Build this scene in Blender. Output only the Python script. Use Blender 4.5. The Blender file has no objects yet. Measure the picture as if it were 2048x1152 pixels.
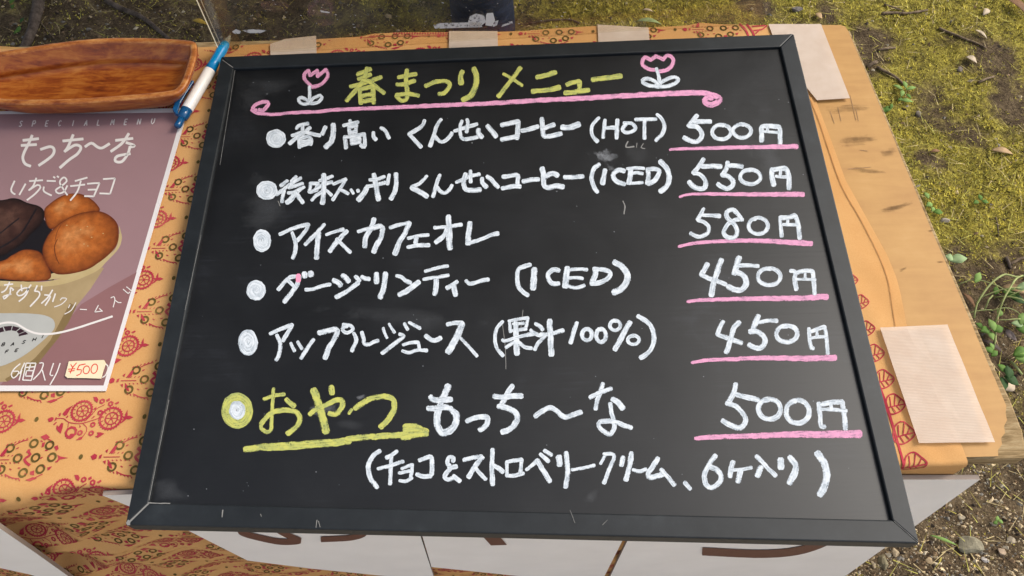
import bpy, bmesh, math, random
from mathutils import Vector, Matrix, noise

# ------------------------------------------------------------------ camera, light, exposure
SC = bpy.context.scene
COL = SC.collection
FPX, PITCH, ROLL = 1600.0, math.radians(61.0), -0.025      # focal length in photo pixels, tilt, roll
ZT = 0.722                                                 # top of the cloth on the table
ZP = ZT + 0.012                                            # face of the chalkboard panel
ZF = ZP + 0.0035                                           # face of the chalkboard frame
CAM = Vector((0.0, 0.0, ZT + 0.645))
FW = Vector((0, math.cos(PITCH), -math.sin(PITCH)))
R0 = Vector((1, 0, 0)); U0 = R0.cross(FW)
RT = math.cos(ROLL) * R0 + math.sin(ROLL) * U0
UP = -math.sin(ROLL) * R0 + math.cos(ROLL) * U0
cam = bpy.data.cameras.new("camera")
cam.sensor_width = 36.0; cam.lens = FPX / 2048 * 36.0
cam.clip_start = 0.01; cam.clip_end = 300
co = bpy.data.objects.new("camera", cam); COL.objects.link(co)
co.matrix_world = Matrix(((RT.x, UP.x, -FW.x, CAM.x), (RT.y, UP.y, -FW.y, CAM.y), (RT.z, UP.z, -FW.z, CAM.z), (0, 0, 0, 1)))
SC.camera = co

SUN_DIR = Vector((0.76, 0.30, 0.80)).normalized()           # towards the sun: right and a little behind the table
w = bpy.data.worlds.new("World"); SC.world = w; w.use_nodes = True
wn = w.node_tree.nodes; wl = w.node_tree.links
sky = wn.new("ShaderNodeTexSky"); sky.sky_type = 'NISHITA'; sky.sun_disc = False
sky.sun_elevation = math.asin(SUN_DIR.z); sky.sun_rotation = math.atan2(SUN_DIR.x, SUN_DIR.y)
sky.air_density = 1.0; sky.dust_density = 3.0; sky.ozone_density = 0.6
bg = wn["Background"]; bg.inputs[1].default_value = 0.15
hs = wn.new("ShaderNodeHueSaturation"); hs.inputs["Saturation"].default_value = 0.50      # thin high cloud: a whiter sky
wl.new(sky.outputs[0], hs.inputs["Color"]); wl.new(hs.outputs[0], bg.inputs[0])
sl = bpy.data.lights.new("sun", 'SUN'); sl.energy = 2.05; sl.angle = math.radians(24); sl.color = (1.0, 0.93, 0.82)
so = bpy.data.objects.new("sun", sl); COL.objects.link(so)
so.rotation_euler = SUN_DIR.to_track_quat('Z', 'Y').to_euler()
vs = SC.view_settings; SC.display_settings.display_device = 'sRGB'
vs.view_transform = 'Standard'; vs.look = 'None'; vs.gamma = 1.0; vs.use_curve_mapping = False
vs.exposure = 0.58

# ------------------------------------------------------------------ helpers
def ray(x, y):
    return FW + ((x - 1024) / FPX) * RT + ((576 - y) / FPX) * UP
def at(x, y, z=ZT):                                         # where the line of sight through a photo pixel meets height z
    d = ray(x, y); return CAM + d * ((z - CAM.z) / d.z)
def on_plane(x, y, p, n):
    d = ray(x, y); return CAM + d * ((p - CAM).dot(n) / d.dot(n))
def to_px(v):
    q = Vector(v) - CAM; k = FPX / q.dot(FW)
    return 1024 + q.dot(RT) * k, 576 - q.dot(UP) * k

def tag(o, label=None, cat=None, group=None, kind=None):
    if label: o["label"] = label
    if cat: o["category"] = cat
    if group: o["group"] = group
    if kind: o["kind"] = kind
    return o
def empty(name, loc):
    o = bpy.data.objects.new(name, None); COL.objects.link(o); o.location = loc; o.empty_display_size = 0.05
    return o

class MB:
    """collects verts, faces, material slots and uvs, then links them as one mesh object"""
    def __init__(s): s.v = []; s.f = []; s.m = []; s.uv = []
    def face(s, pts, m=0, uvs=None):
        b = len(s.v); s.v += [tuple(p) for p in pts]; s.f.append(list(range(b, b + len(pts)))); s.m.append(m)
        s.uv += uvs if uvs else [(p[0], p[1]) for p in pts]
    def grid(s, rows, m=0, closed=False, uvf=None):
        b = len(s.v); n = len(rows[0])
        for r in rows: s.v += [tuple(p) for p in r]
        for i in range(len(rows) - 1):
            for j in range(n if closed else n - 1):
                k = (j + 1) % n
                s.f.append([b + i * n + j, b + i * n + k, b + (i + 1) * n + k, b + (i + 1) * n + j]); s.m.append(m)
                for (a, c) in ((i, j), (i, j + 1), (i + 1, j + 1), (i + 1, j)):
                    s.uv.append(uvf(a, c) if uvf else (c / n, a / len(rows)))
        return b
    def tube(s, path, rad, n=8, m=0, caps=True):
        rows = []
        for i, p in enumerate(path):
            p = Vector(p); a = Vector(path[max(i - 1, 0)]); c = Vector(path[min(i + 1, len(path) - 1)])
            t = (c - a).normalized(); h = Vector((0, 0, 1)) if abs(t.z) < 0.9 else Vector((1, 0, 0))
            x = t.cross(h).normalized(); y = t.cross(x)
            r = rad[i] if isinstance(rad, (list, tuple)) else rad
            rows.append([p + (x * math.cos(q) + y * math.sin(q)) * r for q in [2 * math.pi * k / n for k in range(n)]])
        s.grid(rows, m, True, lambda a, c: (c / n * 0.1, a * 0.05))
        if caps:
            s.face(rows[0], m); s.face(rows[-1][::-1], m)
    def build(s, name, mats, parent=None, smooth=False, recalc=True, bevel=0.0):
        me = bpy.data.meshes.new(name)
        off = Vector((0, 0, 0)); q = parent
        while q is not None: off += Vector(q.location); q = q.parent
        me.from_pydata([tuple(Vector(p) - off) for p in s.v], [], s.f)
        if not isinstance(mats, (list, tuple)): mats = [mats]
        for m in mats: me.materials.append(m)
        me.polygons.foreach_set("material_index", s.m)
        ul = me.uv_layers.new(name="UVMap")
        flat = [c for u in s.uv for c in u]
        ul.data.foreach_set("uv", flat)
        if recalc or bevel:
            bm = bmesh.new(); bm.from_mesh(me)
            bmesh.ops.remove_doubles(bm, verts=bm.verts, dist=1e-6)
            if recalc: bmesh.ops.recalc_face_normals(bm, faces=bm.faces)
            bm.to_mesh(me); bm.free()
        if smooth: me.polygons.foreach_set("use_smooth", [True] * len(me.polygons))
        me.update()
        o = bpy.data.objects.new(name, me); COL.objects.link(o)
        if parent is not None: o.parent = parent
        if bevel:
            b = o.modifiers.new("bevel", 'BEVEL'); b.width = bevel; b.segments = 2; b.limit_method = 'ANGLE'
        return o

def slab(mb, pts, thick, m=0, ms=None):
    """a flat polygon (3-D points, top face) with real thickness below it along its normal"""
    pts = [Vector(p) for p in pts]; n = Vector((0, 0, 0))
    for i, p in enumerate(pts): n += p.cross(pts[(i + 1) % len(pts)])
    n.normalize()
    if n.dot(CAM - pts[0]) < 0: n = -n; pts = pts[::-1]
    low = [p - n * thick for p in pts]
    mb.face(pts, m); mb.face(low[::-1], ms if ms is not None else m)
    for i in range(len(pts)):
        k = (i + 1) % len(pts); mb.face([pts[i], low[i], low[k], pts[k]], ms if ms is not None else m)

def catmull(pts, step=3.0, closed=False):
    n = len(pts); out = []
    if n < 3 and not closed:
        a, b = pts[0], pts[-1]; L = math.dist(a, b); k = max(2, int(L / step))
        return [(a[0] + (b[0] - a[0]) * i / k, a[1] + (b[1] - a[1]) * i / k) for i in range(k + 1)]
    seg = n if closed else n - 1
    for i in range(seg):
        if closed: p0, p1, p2, p3 = pts[i - 1], pts[i], pts[(i + 1) % n], pts[(i + 2) % n]
        else: p0, p1, p2, p3 = pts[max(i - 1, 0)], pts[i], pts[i + 1], pts[min(i + 2, n - 1)]
        k = max(1, int(math.dist(p1, p2) / step))
        for j in range(k):
            t = j / k; t2 = t * t; t3 = t2 * t
            out.append(tuple(0.5 * (2 * p1[c] + (p2[c] - p0[c]) * t + (2 * p0[c] - 5 * p1[c] + 4 * p2[c] - p3[c]) * t2
                                    + (3 * p1[c] - p0[c] - 3 * p2[c] + p3[c]) * t3) for c in (0, 1)))
    if not closed: out.append(tuple(pts[-1]))
    return out

RNG = random.Random(7)
def ribbon(mb, pts, wd, mapf, m=0, jit=0.10, taper=(1.0, 1.0), step=3.0, blunt=0.3):
    """a brush stroke: a flat strip along a path in the drawing's 2-D units, mapped onto its surface by mapf(x, y, lift)"""
    runs = [[pts[0]]]
    for p in pts[1:]:
        if p == runs[-1][-1]: runs.append([p])
        else: runs[-1].append(p)
    for run in runs:
        if len(run) < 2: continue
        c = catmull(run, step); n = len(c)
        tan = []
        for i in range(n):
            a, b = c[max(i - 1, 0)], c[min(i + 1, n - 1)]; d = math.hypot(b[0] - a[0], b[1] - a[1]) or 1
            tan.append(((b[0] - a[0]) / d, (b[1] - a[1]) / d))
        e = wd * blunt
        c = [(c[0][0] - tan[0][0] * e, c[0][1] - tan[0][1] * e)] + c + [(c[-1][0] + tan[-1][0] * e, c[-1][1] + tan[-1][1] * e)]
        tan = [tan[0]] + tan + [tan[-1]]; n = len(c)
        ph = RNG.random() * 50; L = []; R = []; s = 0.0; S = [0.0]
        for i in range(1, n): s += math.dist(c[i], c[i - 1]); S.append(s)
        u0 = RNG.random() * 400
        for i in range(n):
            k = 0.62 if i in (0, n - 1) else 1.0
            f = S[i] / (s or 1)
            hw = wd * 0.5 * k * (taper[0] + (taper[1] - taper[0]) * f)
            j1 = 1 + jit * noise.noise((S[i] * 0.09, ph, 0)) * 1.6; j2 = 1 + jit * noise.noise((S[i] * 0.09, ph + 9, 5)) * 1.6
            nx, ny = -tan[i][1], tan[i][0]; lift = 1.0 + f * 0.4
            L.append(mapf(c[i][0] + nx * hw * j1, c[i][1] + ny * hw * j1, lift)); R.append(mapf(c[i][0] - nx * hw * j2, c[i][1] - ny * hw * j2, lift))
        b = len(mb.v)
        for i in range(n): mb.v += [tuple(L[i]), tuple(R[i])]
        for i in range(n - 1):
            mb.f.append([b + 2 * i, b + 2 * i + 1, b + 2 * i + 3, b + 2 * i + 2]); mb.m.append(m)
            mb.uv += [(u0 + S[i], 0.0), (u0 + S[i], 1.0), (u0 + S[i + 1], 1.0), (u0 + S[i + 1], 0.0)]

def ell(cx, cy, rx, ry, n=28, rot=0.0, a0=0.0):
    out = []
    for i in range(n):
        a = a0 + 2 * math.pi * i / n; x, y = rx * math.cos(a), ry * math.sin(a)
        out.append((cx + x * math.cos(rot) - y * math.sin(rot), cy + x * math.sin(rot) + y * math.cos(rot)))
    return out
def P(txt):
    return [tuple(float(c) for c in q.split(',')) for q in txt.split()]

# ------------------------------------------------------------------ materials
def mat(name, col=(0.5, 0.5, 0.5), rough=0.6, spec=0.5, metal=0.0):
    m = bpy.data.materials.new(name); m.use_nodes = True; b = m.node_tree.nodes["Principled BSDF"]
    b.inputs["Base Color"].default_value = (*col, 1); b.inputs["Roughness"].default_value = rough
    b.inputs["Specular IOR Level"].default_value = spec; b.inputs["Metallic"].default_value = metal
    return m
def nodes(m): return m.node_tree.nodes, m.node_tree.links, m.node_tree.nodes["Principled BSDF"]
def tex(m, coord="Object", scale=(1, 1, 1), rot=(0, 0, 0)):
    n, l, b = nodes(m); tc = n.new("ShaderNodeTexCoord"); mp = n.new("ShaderNodeMapping")
    mp.inputs["Scale"].default_value = scale; mp.inputs["Rotation"].default_value = rot
    l.new(tc.outputs[coord], mp.inputs[0]); return mp.outputs[0]
def nz(m, vec, scale, detail=4, rough=0.55, dist=0.0):
    n, l, b = nodes(m); t = n.new("ShaderNodeTexNoise"); t.inputs["Scale"].default_value = scale
    t.inputs["Detail"].default_value = detail; t.inputs["Roughness"].default_value = rough; t.inputs["Distortion"].default_value = dist
    l.new(vec, t.inputs["Vector"]); return t.outputs["Fac"]
def ramp(m, fac, stops):
    n, l, b = nodes(m); r = n.new("ShaderNodeValToRGB"); cr = r.color_ramp
    while len(cr.elements) < len(stops): cr.elements.new(0.5)
    for e, (p, c) in zip(cr.elements, stops):
        e.position = p; e.color = (*c, 1) if len(c) == 3 else c
    l.new(fac, r.inputs[0]); return r.outputs[0]
def mixc(m, fac, a, c, mode='MIX'):
    n, l, b = nodes(m); x = n.new("ShaderNodeMix"); x.data_type = 'RGBA'; x.blend_type = mode
    for s, v in ((0, fac), (6, a), (7, c)):
        if isinstance(v, (int, float)): x.inputs[s].default_value = v
        elif isinstance(v, tuple): x.inputs[s].default_value = (*v, 1)
        else: l.new(v, x.inputs[s])
    return x.outputs[2]
def math_(m, op, a, c=0.0):
    n, l, b = nodes(m); x = n.new("ShaderNodeMath"); x.operation = op
    for s, v in ((0, a), (1, c)):
        if isinstance(v, (int, float)): x.inputs[s].default_value = v
        else: l.new(v, x.inputs[s])
    return x.outputs[0]
def bump(m, h, strength=0.3, dist=0.001):
    n, l, b = nodes(m); x = n.new("ShaderNodeBump"); x.inputs["Strength"].default_value = strength; x.inputs["Distance"].default_value = dist
    l.new(h, x.inputs["Height"]); l.new(x.outputs[0], b.inputs["Normal"])
def setc(m, c): m.node_tree.links.new(c, m.node_tree.nodes["Principled BSDF"].inputs["Base Color"])
def seta(m, a): m.node_tree.links.new(a, m.node_tree.nodes["Principled BSDF"].inputs["Alpha"])

def paint(name, c, c2, cover=0.30):
    """opaque marker paint laid on with a brush: streaks along the stroke, a thin ragged edge, some dry gaps"""
    m = mat(name, c, 0.75, 0.3)
    uv = tex(m, "UV", (0.05, 3.4, 1)); a = nz(m, uv, 1.0, 4, 0.6)
    uv2 = tex(m, "UV", (0.09, 1.1, 1)); d = nz(m, uv2, 1.0, 3, 0.6)
    setc(m, ramp(m, mixc(m, 0.45, a, d), [(0.38, c2), (0.56, c)]))
    n, l, b = nodes(m)
    sep = n.new("ShaderNodeSeparateXYZ"); tc = n.new("ShaderNodeTexCoord"); l.new(tc.outputs["UV"], sep.inputs[0])
    edge = math_(m, 'ABSOLUTE', math_(m, 'SUBTRACT', sep.outputs[1], 0.5))         # 0 centre .. 0.5 edge
    pen = math_(m, 'MULTIPLY', math_(m, 'POWER', math_(m, 'MULTIPLY', edge, 2.0), 5.0), 0.22)
    fine = nz(m, tex(m, "Object", (1, 1, 1)), 900, 3, 0.7)
    s = math_(m, 'SUBTRACT', math_(m, 'ADD', math_(m, 'MULTIPLY', a, 0.5), math_(m, 'MULTIPLY', fine, 0.5)), pen)
    al = n.new("ShaderNodeMapRange"); al.inputs[1].default_value = cover; al.inputs[2].default_value = cover + 0.12
    al.inputs[3].default_value = 0.10; l.new(s, al.inputs[0]); seta(m, al.outputs[0])
    return m
def fan_alpha(m, s, lo, hi, top):
    """alpha from a noise value that thins out from the middle of a patch (uv v = 0) to its rim (v = 1)"""
    n, l, b = nodes(m); tc = n.new("ShaderNodeTexCoord"); sp = n.new("ShaderNodeSeparateXYZ"); l.new(tc.outputs["UV"], sp.inputs[0])
    k = math_(m, 'SUBTRACT', s, math_(m, 'MULTIPLY', math_(m, 'POWER', sp.outputs[1], 1.6), hi - 0.04))
    r = n.new("ShaderNodeMapRange"); r.inputs[1].default_value = lo * 0.5; r.inputs[2].default_value = hi * 0.8; r.inputs[4].default_value = top; l.new(k, r.inputs[0]); seta(m, r.outputs[0])
def fan(mb, pts, mapf, m=0):
    c = (sum(p[0] for p in pts) / len(pts), sum(p[1] for p in pts) / len(pts)); o = catmull(pts, 8, True)
    for i in range(len(o)):
        a, b = o[i], o[(i + 1) % len(o)]; mb.face([mapf(*c), mapf(*a), mapf(*b)], m, [(0, 0.0), (0, 1.0), (0, 1.0)])
M = {}
M['white'] = paint('white_marker', (0.60, 0.64, 0.68), (0.34, 0.39, 0.44), 0.31)
M['yellow'] = paint('yellow_marker', (0.46, 0.455, 0.11), (0.27, 0.31, 0.11), 0.33)
M['pink'] = paint('pink_marker', (0.66, 0.29, 0.45), (0.46, 0.23, 0.35), 0.32)
M['hotpink'] = paint('bright_pink_marker', (0.85, 0.26, 0.40), (0.75, 0.3, 0.42))

m = M['panel'] = mat('blackboard', (0.006, 0.006, 0.007), 0.5, 0.52)
v = tex(m, "Object"); dust = nz(m, v, 9, 6, 0.65, 0.6); vs_ = tex(m, "Object", (3, 60, 1)); st = nz(m, vs_, 6, 3)
setc(m, ramp(m, mixc(m, 0.25, dust, st), [(0.40, (0.0022, 0.0026, 0.0036)), (0.58, (0.0042, 0.0048, 0.0062)), (0.72, (0.013, 0.0145, 0.019))]))
rr = ramp(m, dust, [(0.3, (0.40,) * 3), (0.7, (0.47,) * 3)]); m.node_tree.links.new(rr, nodes(m)[2].inputs["Roughness"])
bump(m, st, 0.12, 0.0006)
m = M['frame'] = mat('black_painted_wood', (0.02, 0.024, 0.028), 0.52, 0.42)
v = tex(m, "Object", (14, 14, 14)); a = nz(m, v, 2.2, 6, 0.65)
setc(m, ramp(m, a, [(0.35, (0.0040, 0.0060, 0.0080)), (0.6, (0.0090, 0.0118, 0.0145)), (0.82, (0.022, 0.027, 0.031))])); bump(m, a, 0.10, 0.0006)
M['wear'] = mat('bare_worn_wood', (0.20, 0.195, 0.185), 0.8)
m = M['smudge'] = mat('chalky_smudge', (0.6, 0.62, 0.66), 0.9, 0.1)
v = tex(m, "Object"); s = math_(m, 'MULTIPLY', nz(m, v, 130, 5, 0.75), nz(m, v, 30, 3, 0.6))
fan_alpha(m, s, 0.22, 0.46, 0.38)
m = M['haze_smudge'] = mat('wiped_chalk_film', (0.5, 0.52, 0.55), 0.9, 0.1)
v = tex(m, "Object"); s = math_(m, 'MULTIPLY', nz(m, v, 60, 5, 0.7), nz(m, v, 14, 3, 0.6))
fan_alpha(m, s, 0.10, 0.42, 0.05)

m = M['cloth'] = mat('orange_cotton', (0.60, 0.31, 0.10), 0.85, 0.15)
v = tex(m, "Object"); a = nz(m, v, 12, 5, 0.6); wv = nz(m, tex(m, "Object", (900, 900, 900)), 1.0, 2)
setc(m, ramp(m, mixc(m, 0.35, a, wv), [(0.35, (0.52, 0.265, 0.092)), (0.65, (0.60, 0.335, 0.132))])); bump(m, wv, 0.25, 0.0004)
M['red'] = m = mat('red_block_print', (0.36, 0.030, 0.050), 0.85, 0.15)
setc(m, ramp(m, nz(m, tex(m, 'Object'), 40, 5, 0.7), [(0.35, (0.33, 0.022, 0.045)), (0.55, (0.40, 0.045, 0.06)), (0.75, (0.52, 0.14, 0.10))]))
M['olive'] = m = mat('olive_block_print', (0.12, 0.085, 0.02), 0.85, 0.15)
setc(m, ramp(m, nz(m, tex(m, 'Object'), 40, 5, 0.7), [(0.35, (0.075, 0.05, 0.013)), (0.6, (0.135, 0.095, 0.025)), (0.78, (0.28, 0.18, 0.055))]))
m = M['tape'] = mat('ribbed_cloth_tape', (0.78, 0.62, 0.55), 0.7, 0.3)
v = tex(m, "UV"); n, l, b = nodes(m); wv = n.new("ShaderNodeTexWave"); wv.inputs["Scale"].default_value = 230; wv.bands_direction = 'Y'; wv.inputs["Distortion"].default_value = 0.6
l.new(v, wv.inputs[0]); a = nz(m, tex(m, "Object"), 60, 4)
setc(m, mixc(m, math_(m, 'MULTIPLY', wv.outputs["Fac"], 0.22), ramp(m, a, [(0.35, (0.64, 0.52, 0.42)), (0.7, (0.70, 0.59, 0.49))]), (0.56, 0.38, 0.30)))
bump(m, wv.outputs["Fac"], 0.35, 0.0006); b.inputs["Alpha"].default_value = 0.74
m = M['ply'] = mat('worn_plywood', (0.5, 0.3, 0.12), 0.6, 0.35)
v = tex(m, "Object", (5, 40, 20), (0, 0, 0.12)); a = nz(m, v, 2.0, 6, 0.6, 0.8); st = nz(m, tex(m, "Object", (4, 40, 4), (0, 0, 0.25)), 3.0, 3, 0.5, 0.4); sp = nz(m, tex(m, "Object"), 22, 5, 0.7)
base = ramp(m, mixc(m, 0.5, a, sp), [(0.33, (0.38, 0.195, 0.058)), (0.55, (0.445, 0.243, 0.074)), (0.75, (0.49, 0.282, 0.098))])
setc(m, mixc(m, ramp(m, st, [(0.70, (0,) * 3), (0.86, (0.15,) * 3)]), base, (0.24, 0.12, 0.04))); bump(m, mixc(m, 0.5, a, sp), 0.2, 0.0006)
m = M['plyedge'] = mat('splintered_plywood_edge', (0.3, 0.2, 0.1), 0.85, 0.15)
v = tex(m, "Object", (16, 120, 120), (0, 0, 0.5)); a = nz(m, v, 2.0, 5, 0.7, 0.3)
setc(m, ramp(m, a, [(0.35, (0.15, 0.10, 0.045)), (0.5, (0.29, 0.20, 0.10)), (0.68, (0.42, 0.32, 0.18))])); bump(m, a, 0.6, 0.002)
m = M['sign'] = mat('white_sign_sheet', (0.66, 0.63, 0.62), 0.55, 0.4)
a = nz(m, tex(m, "Object"), 14, 4); setc(m, ramp(m, a, [(0.3, (0.84, 0.79, 0.75)), (0.7, (0.90, 0.85, 0.81))])); bump(m, a, 0.2, 0.004)
M['signedge'] = mat('sign_board_edge', (0.30, 0.24, 0.20), 0.8)
M['brown'] = mat('brown_sign_print', (0.115, 0.036, 0.020), 0.55, 0.4)

# ------------------------------------------------------------------ the table and its cloth
YF = at(980, 943).y                                          # front edge of the table
def lerp_pts(pts, x, k=0):
    o = 1 - k
    for a, b in zip(pts, pts[1:]):
        if (a[k] <= x <= b[k]) or (b[k] <= x <= a[k]):
            t = (x - a[k]) / ((b[k] - a[k]) or 1e-9); return a[o] + (b[o] - a[o]) * t
    return pts[0][o] if abs(x - pts[0][k]) < abs(x - pts[-1][k]) else pts[-1][o]
back = [at(*p)[:2] for p in P("-200,98 300,96 450,90 540,86 640,76 720,72 745,66 800,63 995,62 1050,60 1100,56 1190,51 1280,54 1370,50 1400,44 1440,47 1520,49 1570,50 1640,50")]
hem = [at(*p)[:2] for p in P("1590,50 1612,140 1633,200 1664,281 1692,359 1736,438 1777,510 1795,554 1803,585 1814,647 1842,700 1895,814 1922,881 1938,925 1941,950")]
XL = -0.66
def xr(y): return lerp_pts(hem, y, 1)
def yb(x): return lerp_pts(back, x, 0)
def rfu(u): return 0.004 + 0.012 * max(0.0, min(1.0, (-0.365 - u) / 0.05))
def cloth_pt(u, v, lift=0.0):
    """cloth surface: v metres behind the front edge on the table, negative down the front"""
    RF = rfu(u); top = -0.0016 * max(0.0, min(1.0, (u - 0.262) / 0.02)) * abs(math.sin(u * 120 + v * 40 + 2 * noise.noise((u * 9, v * 9, 5)))) * max(0.0, noise.noise((u * 5, v * 7, 9)) + 0.25) + 0.0011 * noise.noise((u * 9, v * 9, 3)) + 0.0016 * math.exp(-((v - 0.02) / 0.03) ** 2) * noise.noise((u * 8, 1, 7))
    if v >= 0:
        return Vector((u, YF + v, ZT - 0.0012 + top + lift))
    s = -v - 0.0; A = RF * math.pi / 2
    if s < A:
        a = s / RF
        return Vector((u, YF - RF * math.sin(a) - lift * math.sin(a), ZT - 0.0012 + top - RF * (1 - math.cos(a)) + lift * math.cos(a)))
    d = s - A; k = min(1.0, d / 0.10); sw = 0.35 + 0.65 * max(0.0, min(1.0, (-0.37 - u) / 0.08)); q = u + 0.22 * d
    wv = 0.010 * math.sin(q * 34 + 1.2 * math.sin(d * 7)) + 0.006 * math.sin(q * 71 + 2 + d * 9) + 0.010 * noise.noise((q * 7, d * 4, 2))
    ridge = 0.010 * math.sin(d * 40 + u * 10 + 0.9 * noise.noise((u * 5, d * 5, 11))) + 0.004 * math.sin(d * 83 - u * 17)
    wv = wv * 0.35 + ridge * (1 - 0.35 * k) * k
    return Vector((u, YF - RF - lift + k * (abs(wv) * 1.5 * sw - 0.002), ZT - RF - d))
mb = MB(); rows = []
NQ = 150
for i in range(92):
    t = i / 91; r = []
    for j in range(NQ + 1):
        q = j / NQ; x = XL + q * (0.30 - XL); y = YF
        for _ in range(4):
            y = YF + (yb(x) - YF) * (1 - t); x = XL + q * (xr(y) - XL)
        r.append(cloth_pt(x, y - YF))
    rows.append(r)
xe = xr(YF)
for i in range(1, 130):
    s = 0.62 * (i / 129) ** 1.25
    rows.append([cloth_pt(XL + j / NQ * (xe - XL), -s) for j in range(NQ + 1)])
mb.grid(rows, 0)
N_CLOTH = len(mb.f)
# printed motifs, drawn in metres around their own centre
def tri_ring(shapes, cx, cy, r0, r1, sc=0, n=20, amp=0.0, m=1, k=1.0):
    shapes.append(('ring', cx, cy, r0, r1, sc, n, amp, m, k))
PXU, PXV = 0.000432, 0.00045                                  # metres per photo pixel at the motif, across and along
mA, mB = [], []
def sA(txt): return [((x - 865) / 7.2, (y - 430) / 7.2) for x, y in P(txt)]
def sB(txt): return [((x - 155) / 2.939, (y - 460) / 2.939) for x, y in P(txt)]
def ringA(cx, cy, a, b, sc=0, m=1, n=28): mA.append(('ring', (cx - 865) / 7.2, (cy - 430) / 7.2, a / 7.2, b / 7.2, sc, n, m))
def polyA(t, m=1): mA.append(('poly', sA(t), m))
def lineA(t, w_, m=1): mA.append(('line', sA(t), w_ / 7.2, m))
for cx, cy, R_ in ((720, 328, 1.0), (1158, 445, 1.08)):
    ringA(cx, cy, 125 * R_, 149 * R_, 13, 1, 52); ringA(cx + 12, cy + 2, 70 * R_, 88 * R_, 0); ringA(cx + 12, cy + 2, 0, 18)
    for k in range(12):
        a = 2 * math.pi * k / 12 + 0.2; c_, s_ = math.cos(a), math.sin(a)
        mA.append(('line', [((cx + c_ * r - 865) / 7.2, (cy + s_ * r - 430) / 7.2) for r in (93 * R_, 122 * R_)], 1.6, 1))
    for k in range(6):
        a = 2 * math.pi * k / 6; c_, s_ = math.cos(a), math.sin(a)
        mA.append(('line', [((cx + 12 + c_ * r - 865) / 7.2, (cy + s_ * r - 430) / 7.2) for r in (14, 70 * R_)], 1.5, 1))
lineA("370,430 480,430 570,485 700,510 800,500 900,470 1040,425", 12); lineA("800,480 880,380 930,300 1030,245", 11)
lineA("570,490 580,560", 10); lineA("780,510 850,570 860,620 820,700", 10)
polyA("256,430 300,405 335,410 345,440 325,468 285,475"); polyA("365,410 390,415 385,450 362,462")
polyA("1320,425 1360,420 1350,395 1372,325 1390,415 1420,412 1478,438 1420,468 1385,460 1350,500 1305,528 1345,455")
ringA(640, 630, 52, 82, 8, 1, 18); polyA("620,690 640,650 680,650 700,690 660,725 590,715")
polyA("450,365 490,295 575,240 545,300 520,380 490,395"); polyA("412,520 445,548 470,490 500,500 505,570 500,645 450,610 415,575")
polyA("835,128 890,130 920,170 915,215 870,190"); polyA("1035,175 1075,150 1088,185 1050,208"); polyA("1165,230 1215,200 1230,225 1195,248")
polyA("885,300 915,272 920,305 895,318"); polyA("735,745 775,705 830,690 815,735"); polyA("995,700 1030,680 1010,640 1060,640 1118,660 1080,690 1040,718")
polyA("880,450 905,410 935,405 910,435"); polyA("735,520 765,555 745,568"); polyA("398,360 425,345 430,385 412,405"); polyA("355,515 385,478 405,480 380,520")
polyA("512,415 535,385 548,405 530,425")
for cx, cy in ((980, 195), (1110, 235), (990, 360), (925, 530), (770, 640), (930, 650)): ringA(cx, cy, 15, 38, 7, 1, 12)
def ringB(cx, cy): mB.append(('ring', (cx - 155) / 2.939, (cy - 460) / 2.939, 5.2, 9.2, 0, 22, 2))
for cx, cy in ((48, 400), (178, 377), (272, 390), (108, 458), (210, 458), (303, 458), (30, 520), (162, 540), (255, 522)): ringB(cx, cy)
def polyB(t, m=1): mB.append(('poly', sB(t), m))
def lineB(t, w_): mB.append(('line', sB(t), w_, 1))
for t in ("-104,458 -85,444 -68,452 -68,472 -88,480", "-55,455 -40,448 -42,470 -55,474", "0,440 18,405 34,395 30,430 15,448", "-28,430 -12,418 -14,442",
          "0,482 20,495 35,530 20,525 2,505", "-28,488 -12,482 -10,505", "205,340 235,325 262,345 235,362", "300,400 318,390 330,412 318,424",
          "330,445 352,455 398,464 355,472 330,492 342,466", "290,515 318,508 305,532", "200,535 222,528 228,555 205,552", "185,580 225,565 250,572 215,588",
          "225,375 242,372 240,398 228,402"): polyB(t)
lineB("150,418 175,440 148,465 172,490 190,500", 5); lineB("-30,464 62,465", 1.6); lineB("60,388 100,365 140,355", 2); lineB("60,545 105,565 150,572", 2); lineB("240,350 270,362 285,378", 2); lineB("235,570 275,550", 2)
for k in range(7):
    mB.append(('poly', ell(-40 + k * 7.2 - 4, -27 - k * 2.2, 2.6, 1.1, 7, -0.9), 1)); mB.append(('poly', ell(-40 + k * 7.2 - 4, 29 + k * 2.0, 2.6, 1.1, 7, 0.9), 1))
for k in range(6):
    mB.append(('poly', ell(-52 + k * 8, -6, 2.4, 1.0, 7, -0.7), 1)); mB.append(('poly', ell(-52 + k * 8, 8, 2.4, 1.0, 7, 0.7), 1))
for x_, y_ in ((36, -14), (40, 16), (2, -16), (-8, 18), (62, 8), (44, -2), (30, 0), (8, 30), (22, -32), (50, 22), (-22, -20), (-24, 20)):
    mB.append(('poly', ell(x_, y_, 3.2, 1.3, 7, 0.5 * ((x_ + y_) % 3 - 1)), 1))
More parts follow.
